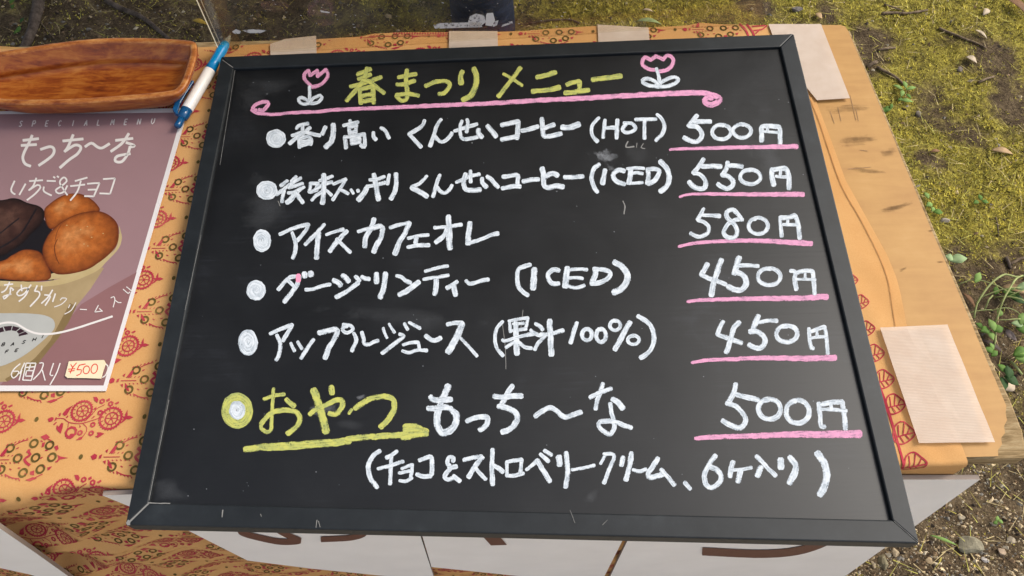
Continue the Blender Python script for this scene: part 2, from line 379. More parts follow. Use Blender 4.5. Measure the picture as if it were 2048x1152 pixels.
def stamp(shapes, u, v, lift, keep):
    def mp(x, y): return cloth_pt(u + x * PXU, v - y * PXV, lift)
    def ok(x, y):
        return keep(u + x * PXU, v - y * PXV)
    for s in shapes:
        if s[0] == 'poly':
            c = (sum(p[0] for p in s[1]) / len(s[1]), sum(p[1] for p in s[1]) / len(s[1]))
            if ok(*c): mb.face([mp(*p) for p in s[1]], s[2])
        elif s[0] == 'line':
            if ok(*s[1][0]) and ok(*s[1][-1]):
                c = catmull(s[1], 4.0); L = []; R_ = []
                for i, p in enumerate(c):
                    a, b = c[max(i - 1, 0)], c[min(i + 1, len(c) - 1)]; d = math.hypot(b[0] - a[0], b[1] - a[1]) or 1
                    nx, ny = -(b[1] - a[1]) / d * s[2] / 2, (b[0] - a[0]) / d * s[2] / 2
                    L.append(mp(p[0] + nx, p[1] + ny)); R_.append(mp(p[0] - nx, p[1] - ny))
                mb.grid([L, R_], s[3])
        else:
            _, cx, cy, a, b, sc, n_, m_ = s
            if not ok(cx, cy): continue
            ri, ro = [], []
            for k in range(n_):
                q = 2 * math.pi * k / n_; e = 1 + (0.10 if (sc and k % 2) else 0.0)
                ro.append(mp(cx + b * e * math.cos(q), cy + b * e * math.sin(q)))
                ri.append(mp(cx + a * math.cos(q), cy + a * math.sin(q)))
            if a > 0: mb.grid([ro, ri], m_, True)
            else: mb.face(ro, m_)
BODY = at(1485, 60).x
PHI = 0.0
def keep(u, v):
    if v > 0.0:
        if not (u < BODY and YF + v < yb(u) - 0.002): return False
        x, y = to_px((u, YF + v, ZT))
        return not (490 < x < 1540 and 170 < y < 1000) and not (x < 195 and 240 < y < 760) and x > -80
    return v > -0.60
mb_w = mb
for j in range(-10, 8):
    for i in range(-4, 9):
        for (shp, du, dv) in ((mA, 0, 0), (mB, 0.046, 0.034)):
            u = -0.362 + 0.092 * i + du; v = 0.2417 - YF + 0.068 * j + dv
            if u > 0.36: continue
            if v < 0 and (u > 0.10 or (u > -0.05 and v > -0.30)): continue
            stamp(shp, u, v, 0.00045, keep)
            if keep(u + 0.046, v): mb.face([cloth_pt(u + 0.046 + p[0] * PXU, v - p[1] * PXV, 0.00045) for p in ell(0, 0, 4, 5, 10)], 2)
def onc(x, y, lift=1.0):
    p = at(x, y); return cloth_pt(p.x, p.y - YF, 0.0004 + 0.0001 * lift)
for tx, ty, sc in ((1717, 558, .55), (1739, 602, .62), (1751, 655, .68), (1770, 704, .78), (1790, 756, .86), (1813, 806, .93), (1832, 864, 1.0), (1856, 926, 1.05)):
    g = lambda t: [(tx + (x - 22) * sc, ty + (y - 1) * sc) for x, y in P(t)]
    ribbon(mb, g("-22,12 -18,-12 -4,-21 10,-12 22,1 12,16 -6,24 -18,18 -22,12"), 3.0 * sc, onc, 1, 0.15)
    ribbon(mb, g("-22,12 -2,6 21,1"), 2.6 * sc, onc, 1, 0.1)
    for t in ("-10,9 -12,-14", "-2,6 0,-18", "6,4 11,-8", "-8,8 0,20", "2,5 10,14"): ribbon(mb, g(t), 2.2 * sc, onc, 1, 0.1)
ribbon(mb, P("1700,560 1722,640 1750,740 1788,850 1812,940"), 5, onc, 1, 0.05)
ribbon(mb, P("1494,48 1505,62 1510,74"), 4, onc, 1); ribbon(mb, P("1480,47 1492,60 1498,74"), 4, onc, 1)
for t in ("1505,52 1530,50", "1508,60 1524,58 1534,50", "1512,66 1520,58"): ribbon(mb, P(t), 2.5, onc, 1)
for k in range(22): mb.face([onc(788 + k * 5.2 + x_, 66 - 0.02 * k + y_) for x_, y_ in ell(0, 0, 1.6, 2.6, 7, 0.5 * (k % 3 - 1))], 1)
ribbon(mb, P("738,72 800,71 900,70"), 1.2, onc, 1)
# the folded hem along the right edge
hp = P("1622,196 1640,240 1660,300 1686,372 1725,440 1762,512 1779,560 1786,600 1794,650")
ribbon(mb, hp, 2.4, lambda x, y, k: onc(x, y) + Vector((0, 0, 0.0011)), 0, 0.2)
cloth = mb.build("tablecloth", [M['cloth'], M['red'], M['olive']], None, False, False)
cloth.data.polygons.foreach_set("use_smooth", [i < N_CLOTH for i in range(len(cloth.data.polygons))])
tag(cloth, "orange block-printed cloth over the table with red and olive flower motifs", "tablecloth")

table = empty("market_table", (0, 0.4, 0)); tag(table, "wooden table with a worn plywood top under the orange cloth", "table")
rag = P("1640,50 1682,50 1691,54 1697,63 1722,122 1760,212 1787,276 1800,310 1822,360 1863,460 1905,556 1945,652 1974,722 1990,758 2006,796 2013,812 2011,826 2014,840 2008,852 2010,866 2002,876 2004,889 1996,900 1997,914 1990,922 1992,934 1982,944 1962,950 1930,952 1700,958 900,968 0,968 -330,968")
lp = [at(x, y, ZT - 0.003) for x, y in rag]
lp = [Vector((p.x, max(p.y, YF + 0.003), p.z)) for p in lp] + [Vector((XL - 0.02, YF + 0.003, ZT - 0.003)), Vector((XL - 0.02, 0.70, ZT - 0.003)), Vector((-0.45, yb(-0.45) - 0.004, ZT - 0.003))]
lp += [Vector((x, yb(x) - 0.004, ZT - 0.003)) for x in (-0.3, -0.2, -0.1, 0, 0.1, 0.2, 0.26)]
mb = MB(); slab(mb, lp, 0.0035, 0, 1); mb.build("plywood_top", [M['ply'], M['plyedge']], table)
cp = [at(x, y, ZT - 0.0072) for x, y in P("1700,60 1760,200 1900,530 1990,735 2022,800 2046,862 2056,912 2058,940 2036,950 1990,956 1900,962 900,975 -340,975")]
cp = [Vector((p.x, max(p.y, YF + 0.002), p.z)) for p in cp] + [Vector((XL - 0.025, YF + 0.002, ZT - 0.0072)), Vector((XL - 0.025, 0.69, ZT - 0.0072)), Vector((0.3, 0.69, ZT - 0.0072))]
mb = MB(); slab(mb, cp, 0.016, 0, 0); mb.build("core_board", [M['plyedge']], table, bevel=0.003)
for x, y in ((-0.58, 0.24), (-0.58, 0.62), (0.30, 0.24), (0.30, 0.62)):
    mb = MB(); slab(mb, [Vector((x + a * 0.025, y + b * 0.025, ZT - 0.024)) for a, b in ((-1, -1), (1, -1), (1, 1), (-1, 1))], ZT - 0.024 + 0.02)
    mb.build("leg", [M['ply']], table)
# dark marks worn into the plywood
mb = MB()
mk = mat('dark_scuff', (0.10, 0.055, 0.025), 0.8, 0.2); v_ = tex(mk, "Object"); fan_alpha(mk, math_(mk, 'MULTIPLY', nz(mk, v_, 90, 5, 0.7), nz(mk, tex(mk, "Object", (20, 160, 20), (0, 0, 0.2)), 2, 3)), 0.10, 0.42, 0.5)
def ontop(x, y, k=1.0): return at(x, y, ZT - 0.0030 + 0.0003 * k)
for t in ("1748,304 1770,296 1797,293 1799,312 1775,318 1757,314", "1640,215 1700,200 1748,206 1757,222 1700,228 1650,230", "1662,275 1740,265 1770,272 1740,290 1680,296",
          "1730,425 1830,398 1842,402 1790,424 1740,432", "1690,330 1760,338 1800,350 1700,346", "1795,540 1820,528 1818,536 1800,546", "1870,522 1890,520 1893,526 1872,528", "1850,462 1868,458 1866,466"):
    mb = MB(); fan(mb, P(t), ontop); mb.build("wear_mark", [mk], table)
scr = mat('scratch', (0.26, 0.15, 0.07), 0.8)
for t in ("1660,222 1669,247", "1676,215 1682,242", "1700,190 1712,240", "1712,218 1717,242", "1720,300 1735,302", "1696,338 1742,334", "1880,700 1898,694", "1908,780 1925,770"):
    mb = MB(); ribbon(mb, P(t), 1.0, ontop, 0, 0.3); mb.build("scratch", [scr], table)

# ------------------------------------------------------------------ cloth tape strips
def tape_strip(px, label, lift, px2=None, along=(0, 0.02)):
    mb = MB(); pts = [at(x, y, ZT + lift) for x, y in px]
    c = sum(pts, Vector()) / len(pts); d = (pts[1] - pts[0]).normalized(); e = Vector((-d.y, d.x, 0))
    if px2:                                                  # the strip steps down from the cloth hem on to the bare wood
        zs = (0.0019, 0.0018, 0.0014, 0.0010); T_ = [at(x, y, ZT + z) for (x, y), z in zip(px2[0], zs)]; B2 = [at(x, y, ZT + z) for (x, y), z in zip(px2[1], zs)]
        mb.grid([[a_.lerp(b_, i / 6) + Vector((0, 0, 0.0003 * math.sin(i * 2.1 + j))) for j, (a_, b_) in enumerate(zip(T_, B2))] for i in range(7)])
        low = [[p - Vector((0, 0, 0.0005)) for p in r] for r in (T_, B2)]
        mb.face([T_[0], low[0][0], low[1][0], B2[0]]); mb.face([B2[0], low[1][0], low[1][1], B2[1]]); mb.face([B2[1], low[1][1], low[1][3], B2[3], B2[2]])
    else: slab(mb, pts, 0.0006)
    mb.uv = [((Vector(p) - c).dot(d), (Vector(p) - c).dot(e)) for f in mb.f for p in (mb.v[i] for i in f)]
    o = mb.build("tape_strip", [M['tape']], None, False, False)
    return tag(o, label, "tape", "pale cloth tape holding the tablecloth down")
tape_strip(P("1537,48 1642,48 1700,196 1634,200 1560,110"), "long pale tape strip at the top right corner of the black menu board", 0.0010)
tape_strip(P("1760,655 1895,649 1990,884 1838,886"), "wide pale tape strip over the cloth hem at the lower right of the table", 0.0012, (P("1760,655 1812,653 1834,652 1895,649"), P("1838,886 1914,885 1940,885 1990,884")))
tape_strip(P("540,88 570,78 632,71 633,106 541,110"), "ribbed pale tape strip behind the board, above the left tulip", 0.0010)
tape_strip(P("898,62 995,62 996,94 898,98"), "ribbed pale tape strip in front of the dark trouser leg", 0.0010)
tape_strip(P("1195,49 1297,55 1299,80 1197,86"), "ribbed pale tape strip behind the board, beside a green leaf", 0.0010)

# ------------------------------------------------------------------ sign sheets on the front of the table
NFR = Vector((0, -1, 0))
def onf(x, y, off=0.0):
    p = on_plane(x, y, Vector((0, YF - 0.009 - off, 0)), NFR)
    return Vector((p.x, p.y, min(p.z, ZT - 0.005)))
def sign(px, label, marks, off=0.0):
    o = empty("front_sign", onf(*P(px)[0], off)); tag(o, label, "sign", "white sign sheets on the front of the table")
    mb = MB(); slab(mb, [onf(x, y, off) for x, y in P(px)], 0.004, 0, 1); mb.build("sheet", [M['sign'], M['signedge']], o)
    if marks:
        mb = MB()
        for kind, t, wd in marks:
            if kind == 'r': ribbon(mb, P(t), wd, lambda x, y, k: onf(x, y, off + 0.0006 + 0.0002 * k), 0, 0.02, blunt=0.05)
            else: mb.face([onf(x, y, off + 0.0008) for x, y in P(t)], 0)
        mb.build("lettering", [M['brown']], o)
    return o
sign("205,991 420,960 806,950 838,1063 870,1162 620,1137 495,1121 370,1058", "white sign sheet with a brown loop letter under the left half of the board",
     [('r', "532,1040 556,1060 586,1076 598,1082 566,1084 533,1079 490,1068 481,1060 500,1050 530,1040", 12), ('r', "690,1056 722,1062 728,1068 700,1076 642,1079", 11)])
sign("812,950 1272,950 1249,1073 1205,1160 1045,1153 863,1134 842,1063", "white sign sheet with a short brown slanted stroke under the middle of the board",
     [('f', "957,1064 991,1064 1014,1090 982,1091", 0), ('f', "1036,1066 1115,1068 1100,1071 1042,1071", 0)])
sign("1286,950 1960,959 1688,1154 1670,1166 1214,1166 1259,1073", "large white sign sheet with a brown curve under the right end of the board",
     [('r', "1405,1103 1520,1108 1595,1102 1650,1084 1668,1066", 16)])
sign("-25,1039 0,1057 70,1105 136,1152 190,1192 60,1149 0,1136 -25,1131", "blank white sign sheet hanging at the lower left corner", None, 0.020)

# ------------------------------------------------------------------ the chalkboard
board = empty("chalkboard", at(1024, 600, ZT)); tag(board, "black framed chalkboard menu with white, yellow and pink hand lettering lying on the table", "chalkboard")
OUT = P("250,1050 1839,1087 1588,67 442,113"); INN = P("297,1006 1785,1040 1561,93 467,137")
def onfr(x, y, k=0.0): return at(x, y, ZF + 0.0002 * k)
mb = MB(); slab(mb, [at(x, y, ZP) for x, y in P("290,1012 1792,1046 1564,90 462,132")], 0.006); mb.build("writing_surface", [M['panel']], board)
for i in range(4):
    k = (i + 1) % 4
    mb = MB(); g = 0.0003
    slab(mb, [onfr(*OUT[i]), onfr(*OUT[k]), onfr(*INN[k]), onfr(*INN[i])], 0.017); mb.build("frame_rail", [M['frame']], board, bevel=0.0012)
mb = MB(); mb.face([onfr(x, y, 2) for x, y in P("254,1046 257,1048 298,1008 296,1006")]); mb.build("worn_edge", [M['wear']], board, False, False)
mb = MB()
mb.face([onfr(x, y, 3) for x, y in P("252,1046 256,1039 261,1042 260,1050 255,1051")])
mb.build("worn_edge", [M['wear']], board, False, False)
for t, wd in (("296,1006 340,1007", 2.2), ("446,1020 444,1034", 2.2), ("634,1040 632,1055", 1.6), ("637,1042 640,1054", 1.4), ("521,1028 523,1033", 1.3), ("466,135 445,120", 1.4), ("470,140 440,330", 0.7), ("402,470 370,620", 0.7), ("338,800 298,1000", 1.0),
              ("1788,1042 1836,1084", 0.7), ("1140,1020 1150,1046", 0.7), ("1205,1050 1215,1040", 0.8)):
    mb = MB(); ribbon(mb, P(t), wd, lambda x, y, k: onfr(x, y, 1.5 + k), 0, 0.5); mb.build("paint_chip", [M['wear']], board, False, False)
STROKES = """#tulip_drawing
@p 7.5
621,170 613,163 608,154 610,146 617,141 617,141 620,151 620,151 635,141 635,141 635,153 635,153 652,139 652,139 656,147 653,157 644,167 634,172 624,174
@w 7
619,173 619,186 619,204
619,205 612,199 604,195 597,198 600,205 609,208 619,206
620,205 627,196 640,191 644,195 637,204 627,207 621,206
#scroll_line
@p 8
512,220 505,219 508,212 517,206 526,204 535,204 537,208 533,214 526,221 518,220
@p 10.5
504,221 515,226 530,228 548,229 590,225 640,223 670,219.6 730,217 797,214.3 897,209.8 980,206.8 1072,201 1175,196 1230,192.7 1279,190 1351,186.6 1392,185.4 1412,187 1430,192 1440,198 1436,204 1424,209.7 1413,207 1410,200 1417,195 1424,196
#title_writing
@y 8.5
715,149 727,144 741,138
717,158 741,149
701,173 730,166 762,154
734,136 730,153 718,173 693,201
726,160 741,165 768,186
719,179 722,207
719,179 746,172 746,172 747,206
723,192 746,188
720,204 749,199
797,155 832,148
794,169 811,168 829,161
814,140 812,160 815,187 812,198 802,201 793,191
793,190 815,188 837,191
851,172 870,164 889,162 899,167 897,177 888,186 878,188
@y 11
924,143 921,153 922,167
948,137 953,153 950,175 940,192 926,200
@y 9
1041,136 1024,158 997,193
@y 7
1007,148 1024,157 1044,171
@y 10
1074,155 1111,145
1065,183 1094,180 1119,175
@y 9
1134,169 1145,165 1159,163 1159,163 1159,178
@y 10
1130,186 1153,184 1177,180
1185,159 1197,158 1242,152
#tulip_drawing
@p 8
1313,140 1300,139 1291,135 1285,128 1286,119 1291,114 1291,114 1302,120 1302,120 1312,112 1312,112 1327,119 1327,119 1333,111.5 1342,113 1347,121 1343,132 1333,140 1319,143
@w 7.5
1313,137 1317,151 1320,169
1319,170 1309,162 1296,157 1285,160 1286,165 1298,171 1318,173
1323,164 1337,157 1349,154 1357,159 1351,166 1337,172 1320,173
#item_writing
@b
552,277,20,18.5
@w 7.5
593,257 597,252 616,247
605,252 606,273
620,255 613,261
584,271 607,264
605,266 579,287
607,264 640,271
598,277 599,295
602,277 615,273 622,279 621,289
602,284 618,281
601,292 620,286
@w 8.5
651,254 645,268
@w 10
667,249 666,269 662,284 651,294
@w 8
700,241 702,247
687,251 716,244
698,254 699,267
698,254 713,251 713,251 711,265
699,266 711,263
690,273 692,296
690,275 729,268 729,268 729,293 722,290
703,279 704,288
703,279 719,276 719,276 718,285
704,287 718,284
747,265 747,273 752,279
762,256 771,262 778,276
849,241 843,253 818,268 818,268 842,294
882,239 873,252 868,270 860,292
869,272 876,280 884,284 894,279 904,266
@w 7.5
909,262 954,248
924,242 920,254 921,270 927,278 940,277 955,274
934,239 936,247 933,264
@w 9.5
957,259 957,267 964,274
975,252 983,261 992,273
@w 9
1003,250 1037,243 1037,243 1034,277
1003,279 1035,273
1044,261 1056,259 1076,253
1084,237 1085,255 1088,271 1101,272.5 1122,267
1088,257 1108,249
@w 11
1124,255 1138,255 1158,248.6
@w 7.5
1198,236 1186,248 1183,260 1186,273 1195,283
1210,240 1206,275
1210,256 1232,255
@w 8.5
1235,240 1233,276
@w 7.5
1248,246 1264,247 1271,256 1264,263 1251,265 1245,258 1252,248
1271,239 1312,238
1289,240 1289,277
1314,229 1324,238 1329,252 1325,267 1312,281
#price_writing
@w 9
1394,231 1385,242 1377,252
1387,243 1421,243
1378,252 1394,254 1404,268 1398,281 1385,283 1368,275
@o 8.5
1443,264,19,14.5
1484,262,18,13.5
@w 9
1523,254 1523,282
1523,254 1532,252 1556,253 1556,253 1560,258 1560,288
@w 6
1527,263 1556,265
1535,255 1535,262
#price_underline
@p 9
1341,299.5 1357,298 1467,295 1594,293
#item_writing
@c 500 320 6.827
@b
230,415,145,130
@w 7.5
510,285 420,350
545,330 460,400 360,470
470,420 445,490 435,570
@w 7
630,225 565,290 565,290 600,310
695,245 600,300 560,330
575,310 530,380 530,380 720,320
740,370 640,440 500,580
520,450 600,440 700,385
@w 9
620,440 660,500 720,580
600,480 560,540 500,580
@w 7.5
830,320 810,440
820,320 930,320 930,320 905,410
815,440 915,405
950,285 1040,255 1125,220
890,400 1000,340 1120,300
@w 10
1005,200 1010,350 990,590
@w 7
980,430 900,490 845,550
1040,410 1080,450 1110,480
1140,330 1220,295 1310,265 1310,265 1250,360 1180,470 1130,545
1220,390 1270,420 1340,460
@w 7
1380,405 1410,455
1470,410 1480,430
@w 10
1590,380 1550,460 1480,545
@w 7.5
1635,270 1730,260 1835,230
1595,360 1700,345 1850,305
@w 10
1690,200 1710,300 1755,540
@w 7
1900,200 1875,330
@w 9.5
1990,190 2000,300 1980,420 1925,530
@c 800 320 6.827
@w 7.5
365,220 280,310 160,370
@w 10
160,375 260,430 370,495
@w 7.5
545,205 510,290 450,500
510,370 540,420 600,450 670,410 710,345
770,305 850,270 960,220 1085,195
@w 9
895,190 875,260 870,340 900,400 980,415 1095,405
@w 8
965,150 960,230 965,300
@w 8.5
1125,250 1125,310 1180,370
1190,225 1250,270 1290,320 1340,370
@w 8.5
1405,230 1480,220 1560,205 1610,215 1605,280 1605,370
1395,385 1500,365 1640,360
@w 8.5
1680,295 1780,270 1895,265
@c 1080 310 6.827
@w 10
30,180 45,260 50,350 60,420 120,445 220,420 315,435
85,290 170,250 240,280
@w 9
335,300 440,305 585,290
@w 8.5
810,130 740,180 705,280 715,380 745,450 785,505
@w 10
885,205 855,390
@w 9
1150,220 1080,205 1010,250 1005,310 1060,370 1155,395
@w 10
1235,190 1230,300 1215,385
@w 6.5
1190,185 1300,175 1420,185
1240,255 1320,240 1400,255
1190,385 1290,385 1400,375
@w 9
1470,190 1480,280 1465,390
1480,195 1570,190 1630,220 1600,300 1550,360 1480,395
@w 10
1640,85 1720,170 1760,260 1760,360 1720,440 1640,495
#price_writing
@c 1340 310 7.314
@w 9
490,60 420,170 340,265
470,165 600,165 745,170
345,265 430,280 510,360 520,440 490,490 400,490 340,460 280,390
840,105 825,200 760,290
850,155 950,155 1055,170
765,290 850,310 920,380 910,450 840,490 770,470 700,425
@o 8.5
1175,320,150,105
@w 10
1495,205 1490,320 1520,440
1510,215 1590,205 1680,190 1680,190 1730,270 1740,400 1740,490
@w 6.5
1550,310 1630,320 1700,320
1620,210 1610,310
#price_underline
@p 9
150,610 260,580 420,570 700,570 1100,575 1500,575 1950,575
#item_writing
@c 490 430 7.314
@b
250,375,132,165
@w 8
510,280 650,220 800,165 930,140 930,140 890,220 830,300 760,380
690,260 720,340 740,430 735,530 700,630
1160,140 1080,230 980,330 880,430
@w 10
1080,260 1060,400 1045,630
@w 7
1190,290 1290,250 1440,210
@w 9
1490,235 1400,330 1320,420 1240,530
@w 7.5
1340,350 1440,450 1540,545
1655,240 1800,200
@w 10
1890,60 1850,180 1770,320 1750,460
1800,215 1900,180 1980,165 2010,190 1990,320 1930,430 1880,540
@c 750 430 7.314
@w 7.5
220,185 350,145 500,110
@w 10
500,115 440,260 360,390 290,570
@w 7
485,340 600,310 780,290
@w 9
605,320 595,410
@w 8
480,470 620,445 790,440
@w 8
870,185 980,180 1060,175 1160,155 1265,140
@w 11
1070,20 1085,150 1085,300 1095,490
@w 9
1060,200 1000,310 890,400
@w 10.5
1390,115 1375,220 1365,320 1365,420
@w 8
1340,420 1480,380 1600,335 1700,290 1800,270
#price_writing
@c 1340 405 6.827
@w 8
460,85 420,160 375,235
450,175 560,175 680,185
380,240 470,270 530,340 510,420 440,460 360,460 280,420
@w 8.5
990,235 900,235 820,270 760,340 735,420 770,470 850,485 910,440 915,370 870,290 790,220 770,150 800,110 860,100 920,150 970,220
@o 8.5
1205,320,132,110
@w 8
1500,205 1510,310 1525,460
@w 9
1510,205 1600,205 1710,180 1710,180 1745,270 1760,400 1770,490
@w 6.5
1545,300 1640,305 1740,300
1610,210 1605,290
#price_underline
@p 10
130,600 300,560 500,540 800,525 1100,520 1400,530 1650,545 1930,560
#item_writing
@c 480 530 7.314
@b
235,370,142,148
@w 8
870,160 730,180 730,180 660,240 560,360
@w 9
870,170 830,290 750,410 650,540
@w 7.5
700,220 760,280 810,330
@d 9.5
855,150 850,230
@w 11
940,120 950,170
1030,110 1040,150
@w 7.5
960,360 1080,350 1190,310 1320,285
@w 10
1370,220 1440,260 1470,300
1500,155 1550,190 1590,240
@w 8.5
1690,170 1750,230
1780,175 1840,200 1890,205
1730,260 1640,330 1540,400 1405,470
@w 10
1995,125 1995,255
@c 740 520 7.877
@w 9.5
105,215 105,340
@w 10.5
240,210 230,340 205,470 160,590
@w 8
420,250 490,265 570,330 640,360
@w 10
770,345 660,430 560,500 460,545
@w 7
870,180 1000,140 1120,110 1225,95
845,305 980,280 1100,265 1235,240
@w 9.5
1045,300 1040,420 1020,540
@w 8.5
1370,340 1290,400 1210,440
@w 9.5
1320,400 1330,470 1350,555
@w 8
1515,325 1570,375 1660,355 1780,320 1865,305
#item_writing
@c 1010 510 7.314
@w 8.5
370,140 280,165 200,210 180,320 190,440 240,520 335,590
@w 12
430,205 410,490
@w 9
790,225 700,215 630,290 650,380 720,420 785,415
@w 12
910,190 900,310 880,460
@w 7
950,215 1080,205 1200,215
940,335 1050,330 1135,345
900,450 1000,475 1060,480 1160,445
@w 11
1330,200 1320,290 1280,400
@w 9
1300,205 1430,210 1540,260 1510,340 1400,400 1260,420
@w 12
1600,105 1720,180 1790,290 1770,410 1690,500 1590,550
#price_writing
@c 1370 500 6.827
@w 10
305,190 270,260 225,330
@w 9
215,335 330,390 450,430 555,470
@w 11
495,135 450,260 400,420 360,620
@w 12
740,105 705,210 670,320
@w 8
720,215 850,210 1000,220
@w 11
700,295 800,350 835,440 800,520 730,550 650,530 590,500
@o 9
1150,365,155,115
@w 8.5
1440,285 1500,300 1500,420 1520,540
1520,310 1640,285 1740,290 1740,290 1755,400 1770,600
@w 6
1510,400 1640,400 1780,405
1640,320 1640,390
#price_underline
@p 11
45,705 200,685 500,675 900,665 1400,660 1700,655 1800,640 1940,640
#item_writing
@c 460 630 6.827
@b
245,375,135,180
@w 8
550,255 680,195 850,135 850,135 790,240 720,350
640,275 680,370 685,460 660,560 630,610
@w 7
830,385 880,490
925,365 980,460
@w 8
1140,335 1060,450 970,590
@w 10
1215,245 1320,220 1440,195 1470,220 1420,330 1350,450 1300,590
@w 7.5
1545,130 1630,140 1680,190 1600,245 1540,210 1550,165 1600,150
@w 8
1690,250 1725,340 1690,430 1665,490
1800,235 1825,320 1830,385 1890,405 1960,370 2020,350
@c 720 630 7.314
@w 6
340,190 360,260 395,335
425,130 460,190 505,255
@w 8
580,280 640,310 530,400 440,470 325,560
@w 7
650,125 670,170 700,210
720,110 790,150 880,195
630,435 740,405 850,400 850,400 870,510
620,525 720,550 830,515 980,520
@w 9
960,305 1040,360 1110,370 1180,335
@w 9
1280,140 1390,115 1500,120
@w 13
1490,130 1440,270 1370,410 1290,540
@w 7
1450,320 1560,430 1710,600
#item_writing
@c 970 620 5.689
@w 7.5
200,130 130,220 115,340 140,440 205,520
@w 6.5
280,120 290,250
270,125 370,105 490,90 490,90 460,215
320,160 440,150
310,235 470,215
@w 11
350,150 355,320 365,500
@w 7.5
200,340 240,350 400,300 560,270
320,370 240,425
390,370 450,420 530,435
@w 8
575,155 620,180 655,225
520,230 580,275 630,290
680,300 610,370 565,450
630,280 750,270 890,230
@w 11
735,120 745,300 755,510
@w 8.5
1045,145 1010,250 975,375
@o 9
1160,280,55,65
1320,290,55,75
@o 8
1480,175,60,55
1690,340,65,50
@w 10.5
1650,140 1570,280 1480,450
@w 9
1740,70 1850,140 1910,230 1920,350 1870,470 1770,545
#price_writing
@c 1380 620 6.606
@w 9
440,155 390,240 365,325 365,325 500,375 680,435
@w 10
650,160 580,240 540,380 480,560
@w 11
905,80 860,180 820,290
@w 8
910,165 1030,140 1150,145
@w 10
790,285 900,290 990,380 960,480 880,505 780,460
@o 10
1280,315,140,108
@w 8
1570,245 1580,370 1600,500 1630,505
@w 8
1600,285 1690,250 1780,220 1780,220 1800,340 1820,580
@w 6.5
1590,370 1700,355 1790,350
1680,290 1680,350
#price_underline
@p 11
35,695 250,660 600,650 700,640 1100,635 1500,640 1920,630
#item_writing
@c 430 760 7.433
@B
330,455,235,270
@b
330,450,120,140
@y 8
730,285 850,240 1030,210
870,130 860,280 850,430 840,620 830,740 770,770 690,720 690,660 760,570
@y 10
690,650 800,520 950,455 1100,450 1220,490 1260,570 1220,680 1080,800
1060,290 1110,340 1180,385
@y 15
1470,150 1530,330 1590,520 1650,770
@y 10
1410,510 1500,440 1650,370 1800,300 1890,310 1890,400 1830,480 1760,510 1700,495
@y 11
1730,100 1740,200
@c 600 760 7.433
@y 7
730,500 770,440
@y 11
820,420 950,330 1100,265 1280,245 1390,300 1400,430 1330,560 1200,700
@c 430 760 7.433
@y 13
450,1030 800,990 1300,960 2000,905
@y 9
720,1020 1200,1000 1900,940
@c 600 760 7.433
@y 12
700,880 1100,840 1600,810 1850,790
@y 13
1560,705 1690,690 1880,775
1560,760 1700,745 1870,790
1530,830 1700,810 1880,795
@y 10
1520,860 1630,850
#item_writing
@c 850 750 8.227
@w 13
385,180 330,300 270,440 220,580 200,720 210,840 280,950 400,920 490,830 520,720 510,640 460,600
@w 11
90,360 150,410 280,415 430,400
50,550 180,550 330,530 430,560
@w 10
690,760 800,710 930,690 1030,700 1020,800 970,860 900,905
@w 10
1440,175 1370,280 1310,400 1240,510
@w 11
1140,355 1280,365 1420,350 1590,340
@w 11
1210,515 1350,540 1470,600 1520,700 1480,800 1400,890 1270,940
@c 1050 750 8.229
@w 10
170,680 290,590 420,540 520,590 640,690 760,670 920,610
@w 8.5
1280,140 1240,280 1190,400 1160,560
1070,370 1200,300 1310,260 1420,225
@w 11
1440,400 1530,450 1610,550
@w 9
1400,470 1420,600 1450,720 1470,850 1440,930 1390,980 1290,920 1220,840 1240,770 1350,760 1480,770 1620,820 1750,870
#price_writing
@c 1380 750 5.851
@w 10
535,105 510,210 450,330
545,230 660,260 800,290
430,330 540,370 640,480 640,570 570,620 480,590 380,535
@o 11
930,400,130,118
1260,430,135,135
@w 9
1505,330 1520,450 1535,600 1575,600
@w 10
1540,345 1660,320 1780,315 1780,315 1800,430 1820,630
@w 7.5
1540,400 1680,405 1830,420
1650,340 1650,400
#price_underline
@p 14
75,740 300,725 700,715 1200,695 1600,695 1990,690
#item_writing
@c 720 890 7.314
@w 9
290,85 200,150 130,270 125,380 160,500 250,620
@w 8
540,90 460,150 385,185
460,170 450,350 440,570
265,345 420,310 630,240
@w 7
610,345 700,310 770,290 770,290 740,480
570,410 730,380
580,520 670,530 760,480
@w 8.5
870,225 960,190 1040,175 1055,300 1050,430
830,430 920,460 1040,450
1360,240 1370,190 1300,180 1280,260 1320,340 1270,400 1240,470 1290,510 1380,470
1300,340 1410,310
1370,450 1460,530
1520,220 1650,185 1780,170
@w 10
1790,180 1690,300 1590,470
@w 8
1690,340 1760,420 1840,500
@w 9
1940,65 1930,300 1940,580
@c 980 890 8.533
70,350 150,400 220,460
@w 7.5
290,280 290,520
@w 8
290,290 420,265 540,250 540,250 520,470
280,520 400,525 570,480
@w 7.5
620,420 740,330 800,260
@w 10
800,260 900,420 1020,620
@w 8
860,155 1000,280
930,95 1050,170
@w 12
1180,200 1190,340
@w 9.5
1300,130 1320,330 1320,500 1290,720
@w 7
1400,420 1550,400 1780,345
@c 1180 890 7.877
@w 6.5
165,295 240,160
@w 8
220,145 340,140 380,190 320,340 220,600
@w 9
520,190 490,320
@w 10
650,125 630,300 565,550
@w 8
680,390 780,415 880,380
@w 10
1070,210 990,340 920,440 950,510 1160,460
@w 8.5
1120,385 1220,500 1330,630
1490,590 1580,690
@c 1390 890 6.827
@w 10
280,145 190,270 130,400 150,540 240,580 340,500 350,400 290,330 210,300
520,230 490,330 480,430
@w 7.5
500,345 620,335 770,310
@w 11
620,340 590,500
@w 8.5
840,150 960,280 1100,420
@w 11
900,300 850,420
@w 14
1170,200 1175,310
@w 12
1290,170 1370,260 1360,380 1290,520
@w 14
